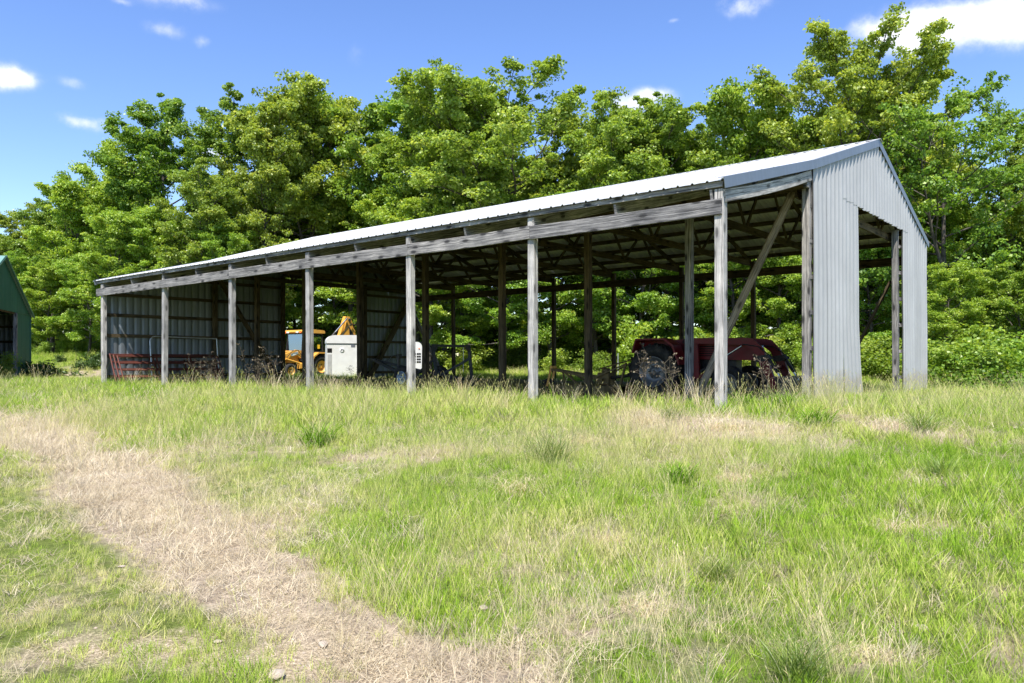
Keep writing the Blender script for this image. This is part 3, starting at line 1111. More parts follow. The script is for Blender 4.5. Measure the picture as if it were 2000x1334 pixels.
def curve(R, p, d, length, m, wob, lift=0.0):
    pts = [np.array(p, float)]
    d = np.array(d, float)
    d /= np.linalg.norm(d)
    for _ in range(m):
        d = d + R.normal(0, wob, 3) + np.array([0, 0, lift])
        d /= np.linalg.norm(d)
        pts.append(pts[-1] + d * length / m)
    return np.array(pts), d


def leaf_arrays(R, centres, radii, per, size, flat=.5, droop=.25):
    C = np.repeat(np.asarray(centres), per, axis=0)
    Rd = np.repeat(np.asarray(radii), per)
    n = len(C)
    g = R.normal(0, 1, (n, 3))
    g /= np.linalg.norm(g, axis=1, keepdims=True)
    g *= (R.random(n) ** .42)[:, None]
    pos = C + g * Rd[:, None] * np.array([1, 1, flat])
    # leaf frames: mostly lying outwards and a little down
    ax = g * .8 + R.normal(0, .6, (n, 3))
    ax[:, 2] -= droop
    ax /= np.linalg.norm(ax, axis=1, keepdims=True)
    nr = R.normal(0, .55, (n, 3)) + np.array([0, 0, .8]) + g * .35
    sd = np.cross(nr, ax)
    sd /= np.linalg.norm(sd, axis=1, keepdims=True) + 1e-9
    nn = np.cross(ax, sd)
    L = size * (.65 + .7 * R.random(n))[:, None]
    W = L * (.36 + .16 * R.random(n))[:, None]
    fold = (W * .35)
    p0 = pos - ax * L * .5
    p1 = pos - ax * L * .02 + sd * W + nn * fold
    p2 = pos + ax * L * .5 - nn * L * .12
    p3 = pos - ax * L * .02 - sd * W + nn * fold
    V = np.stack([p0, p1, p2, p3], 1).reshape(-1, 3)
    Q = np.arange(n * 4).reshape(n, 4)
    clump_tone = np.repeat(R.normal(0, .16, len(centres)), per)
    tone = np.clip(.46 + clump_tone + R.normal(0, .17, n), 0, 1)
    return V, Q, tone


def make_tree_meshes(name, seed, H, base, rad, n_limb, per, leafsize, leafmat, clump=.62, top=1.0, lean=.0, gaps=0.0, split=False):
    R = np.random.default_rng(seed)
    polys, centres, radii = [], [], []
    tr_r = H * .0135
    m = 9
    tp, _ = curve(R, (0, 0, -.5), (lean, lean * .4, 1), H * .90, m, .045, .03)
    tr = np.linspace(1, .16, m + 1) ** .9 * tr_r
    tr[0] *= 1.35
    polys.append((tp, tr))
    trunks = [(tp, tr)]
    if split:
        k = 4
        d = R.normal(0, .3, 3)
        d[2] = 1
        tp2, _ = curve(R, tp[k], (.55 * math.cos(seed), .55 * math.sin(seed), 1), H * .5, 6, .07, .06)
        tr2 = np.linspace(.75, .15, 7) * tr[k]
        polys.append((tp2, tr2))
        trunks.append((tp2, tr2))
    ga = R.random() * 6.28
    for tpi, (tpp, trr) in enumerate(trunks):
        zz = tpp[:, 2]
        nl = n_limb if tpi == 0 else n_limb // 2
        for i in range(nl):
            f = (i + R.random() * .8) / nl
            h = (base + (H * .9 - base) * f ** .9) if tpi == 0 else (zz[1] + (zz[-1] - zz[1]) * f)
            h = min(h, zz[-1] - .05)
            j = np.searchsorted(zz, h) - 1
            j = max(0, min(j, len(tpp) - 2))
            t = (h - zz[j]) / (zz[j + 1] - zz[j] + 1e-6)
            p = tpp[j] * (1 - t) + tpp[j + 1] * t
            r0 = (trr[j] * (1 - t) + trr[j + 1] * t)
            hf = (h - base) / (H - base)
            prof = math.sin(math.pi * min(1, (.14 + .80 * hf))) ** .75
            ln = rad * prof * (.72 + .5 * R.random()) * (.85 if tpi else 1)
            if R.random() < gaps:
                continue
            ga += 2.4 + R.normal(0, .3)
            el = .15 + .75 * hf + R.normal(0, .12)
            d = (math.cos(ga) * math.cos(el), math.sin(ga) * math.cos(el), math.sin(el))
            lp, ld = curve(R, p, d, ln, 5, .14, .035)
            lr = np.linspace(min(.55 * r0, .02 * ln + .02), .018, 6)
            polys.append((lp, lr))
            # side branches
            ns = 3 + int(ln * 1.1)
            for q in range(ns):
                t2 = .28 + .72 * (q + R.random()) / ns
                u = t2 * 5
                a = min(4, int(u))
                b = lp[a] + (lp[a + 1] - lp[a]) * (u - a)
                ax = lp[a + 1] - lp[a]
                ax = ax / np.linalg.norm(ax)
                sd = np.cross(ax, R.normal(0, 1, 3))
                sd /= np.linalg.norm(sd) + 1e-6
                sd[2] = abs(sd[2]) * .5 + .05
                dd = ax * .7 + sd
                l2 = (.55 + .35 * ln * (1.15 - t2)) * (.7 + .5 * R.random())
                sp, _ = curve(R, b, dd, l2, 3, .16, .02)
                polys.append((sp, np.linspace(.022, .007, 4)))
                for e in (.38, .7, 1.02):
                    c = sp[0] + (sp[-1] - sp[0]) * e + R.normal(0, .12, 3)
                    centres.append(c)
                    radii.append(clump * (.42 + .85 * R.random() ** 1.5))
            centres.append(lp[-1])
            radii.append(clump * (.8 + .4 * R.random()))
    for tpp, _ in trunks:
        for _ in range(4):
            centres.append(tpp[-1] + R.normal(0, .35, 3))
            radii.append(clump * .8)
    V, Q, tone = leaf_arrays(R, centres, radii, per, leafsize)
    crown = fast_mesh(name + '_crown', V, Q, M[leafmat], tone)
    TV, TQ = tube_arrays(polys, 6)
    trunk = fast_mesh(name + '_trunk', TV, TQ, M['bark'], smooth=True)
    return trunk, crown


# kinds: (H, crown base, crown radius, limbs, leaves per clump, leaf size, material)
KINDS = {
    'broad': make_tree_meshes('broad', 3, 16, 3.6, 4.6, 30, 92, .158, 'leaf', .66),
    'broad2': make_tree_meshes('broad2', 14, 16, 4.4, 4.2, 28, 92, .158, 'leaf', .64, split=True),
    'full': make_tree_meshes('full', 25, 15, 2.0, 4.8, 34, 88, .158, 'leaf_fresh', .68),
    'tall': make_tree_meshes('tall', 36, 18, 5.5, 3.8, 28, 88, .155, 'leaf_dark', .62),
    'open': make_tree_meshes('open', 47, 17, 5.0, 5.2, 24, 74, .155, 'leaf', .60, gaps=.12, split=True),
    'sparse': make_tree_meshes('sparse', 58, 15, 3.6, 4.6, 20, 38, .150, 'leaf_dark', .56, gaps=.1, split=True, lean=.12),
    'pole': make_tree_meshes('pole', 69, 15, 6.5, 3.0, 20, 82, .158, 'leaf_dark', .62),
}
KIND_H = {}
for k_, (_t, _c) in KINDS.items():
    zz_ = np.empty(len(_c.vertices) * 3, np.float32)
    _c.vertices.foreach_get('co', zz_)
    KIND_H[k_] = float(np.max(zz_[2::3]))


USED = {}


def tree(px, Y, top_py, kind, label, group=None, wide=1.0, rz=None, name='broadleaf_tree'):
    p = at(px, Y)
    H = EYE + (HOR - top_py) / F_PX * Y - p.z
    s = H / (KIND_H[kind] * .975)
    wide = wide * (1.12 if 700 < px < 1600 else 1.0)
    if label in USED:
        label += ', the farther one' if Y > USED[label] else ', the nearer one'
    USED.setdefault(label, Y)
    t = thing(name, label, 'tree', p, random.random() * 6.28 if rz is None else rz, group)
    t.scale = (s * wide, s * wide, s)
    obj('trunk', KINDS[kind][0], t)
    obj('crown', KINDS[kind][1], t)
    return t


LANDMARKS = [(0, 'left picture edge'), (57, 'green shed wall'), (203, 'end post of the barn'), (321, 'second front post'), (454, 'third front post'), (605, 'fourth front post'), (667, 'white cabinet'), (803, 'fifth front post'), (860, 'trailer hoop'), (1041, 'sixth front post'),
             (1155, 'mower'), (1281, 'tractor rear wheel'), (1408, 'near corner post'), (1480, 'loader arms'), (1575, 'gable door post'), (1715, 'gable peak'), (1806, 'rear gable corner'), (1900, 'crooked forked tree'), (2000, 'right picture edge')]


def where(px):
    lp, nm = min(LANDMARKS, key=lambda q: abs(q[0] - px))
    d = px - lp
    a_ = abs(d)
    sd = 'right of' if d > 0 else 'left of'
    w_ = 'in line with' if a_ < 8 else ('close ' if a_ < 20 else 'just ' if a_ < 32 else 'a bit ' if a_ < 44 else 'some way ' if a_ < 60 else 'far ') + sd
    return w_ + ' the ' + nm


front = [
    # px, Y, top, kind, width, label
    (-60, 62, 440, 'broad', 1.1, 'broadleaf tree at the left picture edge, behind the green shed roof'),
    (35, 66, 398, 'broad2', 1.0, 'yellow green tree rising just behind the green shed peak'),
    (100, 64, 375, 'tall', 1.05, 'tree right of the green shed, its top a little below its neighbour'),
    (150, 58, 350, 'full', 1.0, 'low branched tree between the green shed and the barn end'),
    (185, 62, 335, 'broad2', 1.0, 'tree behind the left barn end with a ragged left shoulder'),
    (240, 57, 268, 'full', .9, 'full leafy tree standing behind the lowest end of the barn roof'),
    (325, 56, 184, 'tall', 1.0, 'high tree left of the double topped pair over the barn roof'),
    (432, 54, 190, 'tall', 1.0, 'dark topped tree with bare limbs and a sky gap on its left'),
    (385, 50, 330, 'broad', .95, 'lower bright tree in front of the dark topped tree'),
    (510, 52, 232, 'broad', .8, 'narrow tree in the dip right of the dark topped tree'),
    (592, 55, 168, 'broad2', 1.0, 'tall pointed tree above the middle of the low barn roof'),
    (685, 56, 188, 'pole', 1.1, 'thin topped tree right of the tall pointed tree'),
    (548, 58, 320, 'full', .9, 'bright low tree crown just above the barn roof, left part'),
    (758, 53, 203, 'broad', .85, 'round topped tree left of the skyline dip'),
    (815, 52, 222, 'tall', .9, 'tree at the lowest dip of the wooded skyline'),
    (872, 52, 162, 'pole', 1.1, 'slim yellowish tree sticking up left of the big rounded crown'),
    (940, 49, 172, 'broad', .9, 'left shoulder tree of the big rounded crown'),
    (1052, 47, 124, 'open', 1.02, 'biggest rounded tree crown above the middle of the barn'),
    (1140, 48, 182, 'broad2', .95, 'right shoulder tree of the big rounded crown'),
    (1225, 47, 216, 'broad', .9, 'tree below the small streak of cloud'),
    (1310, 45, 198, 'tall', 1.0, 'dark tree with a flat top behind the upper barn roof'),
    (1385, 46, 240, 'broad2', .9, 'lower tree in the skyline notch behind the upper roof'),
    (1470, 44, 170, 'full', .8, 'cone topped tree left of the barn gable'),
    (1540, 45, 215, 'broad', .8, 'tree in the gap between the cone topped and the tallest tree'),
    (1622, 40, 92, 'open', .95, 'tallest tree with layered open crown behind the barn gable'),
    (1765, 41, 112, 'broad', .85, 'tree right of the gable peak, against the big cloud'),
    (1862, 36, 160, 'sparse', 1.05, 'crooked thin leaved tree with dark forked trunk right of the gable'),
    (1962, 39, 200, 'sparse', .8, 'thin leaved tree with sky showing through at the right edge'),
    (2080, 37, 260, 'broad', .8, 'tree just outside the right picture edge'),
    (1975, 46, 400, 'full', .95, 'dense green tree low at the right picture edge'),
    (1900, 47, 395, 'tall', .95, 'dark dense tree between the thin leaved ones, low down'),
]
for px, Y, top, kind, wd, lab in front:
    tree(px, Y, top, kind, lab, 'trees along the wood edge', wd)
# lower, leafier trees and saplings that fill the wood edge behind and beside the barn
low = [(20, 58, 505, 'full', 1.2), (95, 54, 520, 'full', 1.2), (175, 53, 505, 'full', 1.15), (225, 51, 420, 'full', 1.1), (300, 50, 400, 'full', 1.1), (455, 48, 420, 'full', 1.0),
       (575, 59, 430, 'full', 1.0), (655, 58, 420, 'full', 1.1), (745, 53, 400, 'full', 1.1), (840, 47, 390, 'full', 1.1), (905, 48, 360, 'full', 1.0), (985, 45, 400, 'full', 1.1), (1075, 44, 380, 'full', 1.0),
       (1165, 45, 390, 'full', 1.1), (1255, 43, 380, 'full', 1.0), (1345, 43, 400, 'full', 1.05), (1430, 42, 390, 'full', 1.1), (1520, 41, 380, 'full', 1.0), (1610, 41, 350, 'full', 1.1),
       (1700, 38, 400, 'full', 1.0), (1790, 39, 380, 'full', 1.0), (1846, 33, 500, 'full', 1.2), (1915, 35, 545, 'full', 1.25), (1992, 33, 520, 'full', 1.2), (1845, 40, 430, 'full', 1.05), (1935, 41, 460, 'full', 1.1), (2030, 40, 440, 'full', 1.1)]
for px, Y, top, kind, wd in low:
    tree(px, Y + random.uniform(-1, 1), top + random.uniform(-15, 15), kind, 'smaller leafy wood edge tree ' + where(px), 'smaller trees of the wood edge', wd)
# trees deeper in the wood: their trunks show under the roof
R = np.random.default_rng(5)
for i in range(46):
    px = -80 + 2180 * (i + R.random()) / 46
    edge = 62 - 18 * sstep(100, 1900, px)
    Y = float(edge + 5 + 20 * R.random())
    top = 703 - F_PX * (15.2 + 2.0 * R.random() - .3) / Y
    if px < 200:
        top = max(top, 420 + (200 - px) * .2)
    if 740 < px < 860:
        top = max(top, 250)
    if px > 1830:
        top = max(top, 440)
    tree(px, Y, top, ['pole', 'tall', 'pole', 'broad2'][i % 4], 'slender tree deep in the wood, ' + where(px), 'trees deeper in the wood', 1.0)


# ------------------------------------------------------------------ shrubs
def make_shrub(name, seed, h, r, nst, per, leaf, mat, clump=.3):
    R = np.random.default_rng(seed)
    polys, C, Rd = [], [], []
    for i in range(nst):
        a = 6.28 * i / nst + R.random()
        e = .5 + .9 * R.random()
        d = (math.cos(a) * math.cos(e), math.sin(a) * math.cos(e), math.sin(e))
        ln = h * (.6 + .5 * R.random())
        p, _ = curve(R, (R.normal(0, .12 * r), R.normal(0, .12 * r), -.1), d, ln, 5, .2, .05)
        p[:, 0] *= r / h
        p[:, 1] *= r / h
        polys.append((p, np.linspace(.022, .006, 6)))
        for t in np.linspace(.25, 1, 5):
            u = t * 5
            q = min(4, int(u))
            C.append(p[q] + (p[q + 1] - p[q]) * (u - q) + R.normal(0, .16, 3) * r)
            Rd.append(clump * (.7 + .6 * R.random()))
    V, Q, tone = leaf_arrays(R, C, Rd, per, leaf, .8)
    V[:, 2] = np.maximum(V[:, 2], .02)
    cr = fast_mesh(name + '_foliage', V, Q, M[mat], tone)
    TV, TQ = tube_arrays(polys, 4)
    return fast_mesh(name + '_stems', TV, TQ, M['bark']), cr


SHR = [make_shrub('shrub', 101, 2.2, 1.6, 13, 86, .11, 'leaf', .42), make_shrub('shrub', 102, 2.0, 1.8, 15, 82, .10, 'leaf_dark', .40),
       make_shrub('shrub', 103, 2.6, 1.4, 12, 84, .12, 'leaf_fresh', .40), make_shrub('shrub', 104, 1.1, 1.0, 14, 40, .085, 'leaf_cedar', .24)]


def shrub(px, Y, top_py, k, label, group='shrubs at the wood edge', wide=1.0):
    p = at(px, Y)
    H = EYE + (HOR - top_py) / F_PX * Y - p.z
    s = H / (2.2, 2.0, 2.6, 1.1)[k]
    t = thing('shrub', label, 'shrub', p, random.random() * 6.28, group)
    t.scale = (s * wide, s * wide, s)
    obj('stem', SHR[k][0], t)
    obj('foliage', SHR[k][1], t)


shrub(1232, 39, 628, 2, 'bright green sapling bush left of the tractor rear wheel', None)
shrub(1085, 43, 676, 0, 'yellow green bush behind the mower, seen under the roof', None, 1.3)
shrub(1160, 41, 690, 1, 'low bright bush between the two back posts near the mower', None, 1.5)
shrub(905, 45, 672, 0, 'light green bush behind the dark trailer frame', None, 1.4)
shrub(120, 55, 655, 2, 'light green bush right of the green shed, before the trees', None, 1.0)
shrub(85, 54, 664, 0, 'small leafy bush nearest the green shed wall', None, 1.1)
shrub(150, 57, 668, 1, 'orange tinged bush left of the barn end', None, 1.0)
shrub(180, 46, 684, 3, 'dark feathery cedar bush beside the barn end post', None, 1.1)
shrub(82, 41, 700, 3, 'low spreading dark cedar beside the pale stones', None, 1.6)
shrub(118, 49, 690, 3, 'tiny round dark bush in the field left of the barn', None, .9)
shrub(8, 38, 690, 1, 'small weedy bush in the green shed doorway', None, .8)
for px, Y, top, k in [(1835, 30, 655, 0), (1880, 29, 665, 1), (1930, 30, 650, 0), (1975, 28.5, 668, 1), (2030, 30, 650, 2), (1860, 33, 625, 2), (1910, 34, 640, 1), (1960, 33, 635, 0), (1995, 34, 640, 2), (1822, 34, 690, 1),
                      (1700, 33, 660, 1), (1650, 35, 650, 0), (1590, 37, 660, 2), (1540, 39, 655, 1), (1480, 39, 650, 0), (1420, 41, 655, 1), (1360, 41, 650, 0), (1300, 43, 655, 1), (1040, 47, 682, 1), (985, 48, 672, 0), (950, 49, 684, 1), (865, 50, 680, 0), (830, 51, 665, 2), (760, 53, 660, 0),
                      (560, 60, 655, 0), (600, 61, 650, 1), (650, 58, 660, 2), (500, 62, 660, 0), (225, 59, 660, 1), (190, 61, 650, 0), (60, 60, 655, 1), (30, 59, 660, 2), (1130, 47, 668, 2), (1020, 50, 665, 0)]:
    nm = 'tangled bright bush ' if px > 1800 else 'leafy bush behind the barn ' if px > 400 else 'bush at the foot of the trees '
    shrub(px, Y, top, k, nm + where(px), 'bushes right of the gable' if px > 1800 else 'bushes behind the barn' if px > 400 else 'bushes at the foot of the left trees', random.uniform(1.0, 1.5))
# saplings under the wood, closing most of the gaps between the trunks
R = np.random.default_rng(15)
for i in range(44):
    px = -40 + 2120 * (i + .8 * R.random()) / 44
    edge = 60 - 17 * sstep(100, 1900, px)
    Y = float(edge + (5 if 520 < px < 780 else 1) + 15 * R.random())
    top = 703 - F_PX * (3.2 + 3.2 * R.random()) / Y
    tree(px, Y, top, 'full', 'low shaded sapling ' + where(px), 'saplings under the wood', 1.25, name='sapling')
R = np.random.default_rng(25)
for i in range(40):
    px = -20 + 2060 * (i + .8 * R.random()) / 40
    edge = 60 - 17 * sstep(100, 1900, px)
    Y = float(edge + 6 + 18 * R.random())
    top = 703 - F_PX * (2.6 + 1.6 * R.random()) / Y
    shrub(px, Y, top, int(R.integers(0, 3)), 'dim understory bush ' + where(px), 'bushes under the wood', 1.9)


# ------------------------------------------------------------------ wheels shared by machines
def wheel(parent, c, R, W, rim_r, rim_mat, lugs=0, side=-1, name='wheel'):
    """axle along local Y; side = direction of the outer face"""
    w = thing_part(name, parent, c)
    t = MB()
    h = W / 2
    t.lathe([(rim_r, -h * .8), (rim_r + (R - rim_r) * .45, -h * 1.04), (R * .95, -h * .86), (R - (.02 if lugs else 0), -h * .45), (R - (.015 if lugs else 0), h * .45), (R * .95, h * .86), (rim_r + (R - rim_r) * .45, h * 1.04), (rim_r, h * .8)], n=36)
    if lugs:
        for k in range(lugs):
            for sg in (-1, 1):
                a = 2 * math.pi * (k + (.25 if sg > 0 else -.25)) / lugs
                a2 = a - .16
                p0 = Vector((math.cos(a) * R, 0.02 * sg, math.sin(a) * R))
                p1 = Vector((math.cos(a2) * R * .965, sg * h * .98, math.sin(a2) * R * .965))
                t.beam(p0, p1, .045, .055, up=(math.cos(a), 0, math.sin(a)))
    t.build('tyre', M['black'], w)
    r = MB()
    o = side
    r.lathe([(rim_r + .012, -h * .78 * o), (rim_r + .012, h * .80 * o), (rim_r - .02, h * .82 * o), (rim_r - .035, h * .5 * o), (rim_r * .55, h * .12 * o), (rim_r * .30, h * .22 * o), (rim_r * .27, h * .5 * o), (0.004, h * .55 * o), (0.004, -h * .2 * o), (rim_r * .6, -h * .1 * o)], n=32)
    r.build('rim', M[rim_mat], w)
    b = MB()
    for k in range(6):
        a = k * math.pi / 3
        b.box((math.cos(a) * rim_r * .42, h * .26 * o, math.sin(a) * rim_r * .42), (.03, .05, .03))
    b.build('wheel_bolts', M['engine'], w)
    return w


def thing_part(name, parent, loc, rot=None):
    o = bpy.data.objects.new(name, None)
    COL.objects.link(o)
    o.parent = parent
    o.location = loc
    if rot:
        o.rotation_euler = rot
    return o


def P(name, mb, mat, parent, label=None):
    o = mb.build(name, M[mat], parent)
    if label:
        o['label'] = label
    return o


# ------------------------------------------------------------------ red tractor with loader
def make_tractor():
    p = bw(6.82, 4.57)
    t = thing('tractor', 'red farm tractor with front loader parked in the shade under the barn roof', 'tractor', (p.x, p.y, gz(p.x, p.y)), math.atan2(-D1.y, -D1.x))
    for y in (-.74, .74):
        wheel(t, (0, y, .72), .735, .42, .40, 'rim_grey', 20, -1 if y < 0 else 1, 'rear_wheel')
        wheel(t, (2.02, y * .92, .44), .45, .26, .25, 'rim_grey', 0, -1 if y < 0 else 1, 'front_wheel')
    P('rear_axle', MB().tube([(0, -.55, .72), (0, .55, .72)], .11, 12).box((.1, 0, .78), (.75, .46, .55), bevel=.04), 'engine', t)
    P('front_axle', MB().beam((2.02, -.52, .46), (2.02, .52, .46), .12, .11).box((2.02, 0, .6), (.3, .3, .2)), 'engine', t)
    P('engine', MB().box((1.25, 0, .82), (1.5, .36, .46), bevel=.03).box((1.55, -.2, .95), (.35, .1, .2)).box((1.0, -.21, .9), (.22, .08, .22)).tube([(1.3, -.24, 1.0), (1.5, -.28, .9), (1.75, -.24, .85)], .02).box((.7, 0, .62), (.5, .4, .25)), 'engine', t)
    hood = MB().prism([(.82, 1.05), (2.42, 1.02), (2.5, 1.08), (2.5, 1.36), (2.42, 1.44), (1.6, 1.50), (.86, 1.53), (.82, 1.48)], -.27, .27)
    P('hood', hood, 'red', t)
    P('grille', MB().box((2.515, 0, 1.22), (.03, .42, .30)), 'engine', t)
    for y in (-.17, .17):
        P('headlight', MB().lathe([(.001, 0), (.065, 0), (.065, .02), (.001, .03)], (2.535, y, 1.34), 'X', 16), 'lamp', t)
    for k in range(5):
        P('hood_vent', MB().box((1.25, -.273, 1.14 + k * .06), (.5, .012, .025)), 'dark_hole', t)
    P('exhaust', MB().tube([(1.72, -.18, 1.45), (1.72, -.18, 1.62)], .03, 8), 'dark_steel', t)
    for y in (-1, 1):
        f = MB()
        top = [(-.62, 1.22), (-.50, 1.60), (.36, 1.60), (.62, 1.42), (.80, .92)]
        bot = [(.76, .90), (.58, 1.38), (.34, 1.555), (-.47, 1.555), (-.58, 1.21)]
        f.prism(top + bot, y * .50 - .0, y * .96)
        f.prism([(-.55, .9), (-.50, 1.57), (.36, 1.57), (.60, 1.40), (.76, .92)], y * .48 - .012, y * .48 + .012)
        P('fender', f, 'red', t)
    P('platform', MB().box((.72, 0, .72), (.62, .95, .05)), 'engine', t)
    P('seat', MB().box((.05, 0, 1.16), (.42, .44, .12), bevel=.04).beam((-.14, 0, 1.2), (-.22, 0, 1.55), .42, .10, up=(1, 0, 0), bevel=.04), 'black', t)
    P('dashboard', MB().box((.80, 0, 1.32), (.16, .40, .42), bevel=.03), 'engine', t)
    sw = MB()
    sw.tube([(.55 + .17 * math.cos(a) * .55, .18 * math.sin(a), 1.58 + .13 * math.cos(a) * .75) for a in [k * 6.2832 / 18 for k in range(19)]], .014, 6, caps=False)
    st = P('steering_wheel', sw, 'black', t)
    P('steering_column', MB().tube([(.55, 0, 1.58), (.78, 0, 1.42)], .022, 8).tube([(.52, -.17, 1.59), (.58, .17, 1.57)], .012, 6), 'black', st)
    # loader
    for y in (-.56, .56):
        P('loader_post', MB().beam((1.05, y * .86, .55), (1.0, y * .86, 1.52), .09, .20, up=(1, 0, 0), bevel=.01).box((1.05, y * .7, .62), (.4, .2, .16)), 'red', t)
        arm = MB()
        arm.prism([(.92, 1.46), (2.40, 1.40), (2.62, 1.24), (3.02, .42), (3.12, .24), (3.22, .30), (3.16, .52), (2.86, 1.30), (2.62, 1.54), (2.48, 1.58), (.92, 1.60)], y - .05, y + .05)
        P('loader_arm', arm, 'red', t)
        P('knee_plate', MB().prism([(2.62, 1.12), (2.98, 1.16), (3.06, 1.06), (2.90, 1.00), (2.72, .98)], y - .075, y + .075), 'engine', t)
        cy = MB().tube([(1.18, y * .92, .72), (1.75, y * .97, 1.05)], .045, 10)
        lc = P('lift_cylinder', cy, 'engine', t)
        P('piston_rod', MB().tube([(1.75, y * .97, 1.05), (2.3, y, 1.38)], .024, 8), 'chrome', lc)
        cy = MB().tube([(2.98, y, 1.08), (3.2, y, .72)], .038, 10)
        tc = P('tilt_cylinder', cy, 'engine', t)
        P('piston_rod', MB().tube([(3.2, y, .72), (3.32, y, .52)], .02, 8), 'chrome', tc)
        P('hose', MB().tube([(2.35, y - .06, 1.42), (2.75, y - .09, 1.36), (3.1, y - .09, 1.10), (3.28, y - .06, .72), (3.3, y - .05, .55)], .014, 6), 'black', t)
    P('crossbar', MB().tube([(2.9, -.56, .85), (2.9, .56, .85)], .055, 10), 'red', t)
    bk = MB()
    pr = [(3.28, .60), (3.30, .30), (3.42, .10), (3.62, .04), (4.02, .04)]
    inn = [(4.02, .06), (3.63, .065), (3.44, .12), (3.325, .31), (3.305, .60)]
    bk.prism(pr + inn, -.88, .88)
    for y in (-.88, .865):
        bk.prism([(3.28, .60), (3.30, .30), (3.42, .10), (3.62, .04), (4.02, .04), (3.95, .16), (3.42, .60)], y, y + .018)
    bk.beam((3.29, -.88, .61), (3.29, .88, .61), .05, .05)
    P('bucket', bk, 'dark_steel', t)
    P('three_point_arm', MB().beam((-.1, -.36, .52), (-.92, -.40, .48), .05, .07), 'engine', t)
    P('three_point_arm', MB().beam((-.1, .36, .52), (-.92, .40, .48), .05, .07), 'engine', t)
    P('top_link', MB().tube([(-.3, 0, .98), (-1.0, 0, .94)], .025, 8), 'engine', t)
    return t


make_tractor()


def make_mower():
    p = bw(6.82, 6.87)
    t = thing('rotary_mower', 'faded yellow rotary mower with a small tail wheel behind the red tractor', 'mower', (p.x, p.y, gz(p.x, p.y)), math.atan2(-D1.y, -D1.x))
    deck = MB().prism([(-1.25, -.62), (-.95, -.84), (.75, -.84), (.92, -.6), (.92, .6), (.75, .84), (-.95, .84), (-1.25, .62)], .30, .335, 'XY')
    for a, b in (((-1.25, -.62), (-.95, -.84)), ((-.95, -.84), (.75, -.84)), ((.75, -.84), (.92, -.6)), ((-.95, .84), (.75, .84)), ((-1.25, .62), (-.95, .84)), ((-1.25, -.62), (-1.25, .62))):
        deck.beam((*a, .22), (*b, .22), .012, .24)
    P('deck', deck, 'mower', t)
    P('skid', MB().beam((-.95, -.85, .09), (.85, -.85, .09), .03, .06), 'rusty', t)
    P('skid', MB().beam((-.95, .85, .09), (.85, .85, .09), .03, .06), 'rusty', t)
    for y in (-.32, .32):
        P('frame_bar', MB().beam((-1.62, y * .3, .78), (.35, y, .50), .05, .07), 'mower', t)
        P('strut', MB().beam((-1.0, y * .8, .34), (-1.15, y * .5, .72), .04, .05), 'mower', t)
        P('strut', MB().beam((-.45, y, .34), (-1.1, y * .6, .72), .04, .05), 'mower', t)
        P('hitch_upright', MB().beam((.95, y, .34), (1.0, y * .3, .98), .05, .06, up=(1, 0, 0)), 'mower', t)
        P('hitch_brace', MB().beam((1.0, y * .3, .95), (-.3, y, .42), .03, .04), 'mower', t)
    P('gearbox', MB().box((.28, 0, .52), (.38, .34, .36), bevel=.04).lathe([(.001, 0), (.12, 0), (.12, .12), (.001, .14)], (.28, 0, .70), 'Z', 16), 'mower', t)
    P('drive_shaft', MB().tube([(.45, 0, .55), (1.0, 0, .62), (2.05, 0, .74)], .05, 10), 'engine', t)
    P('lift_rod', MB().tube([(.1, -.12, .80), (1.0, -.10, 1.02), (1.9, -.3, 1.28)], .02, 6), 'mower', t)
    P('wheel_fork', MB().beam((-1.62, -.10, .84), (-1.78, -.10, .26), .03, .07, up=(1, 0, 0)).beam((-1.62, .10, .84), (-1.78, .10, .26), .03, .07, up=(1, 0, 0)).tube([(-1.62, -.12, .84), (-1.62, .12, .84)], .05, 8), 'orange', t, 'orange tinged tail wheel fork')
    wheel(t, (-1.80, 0, .25), .25, .13, .11, 'rusty', 0, -1, 'tail_wheel')
    return t


make_mower()


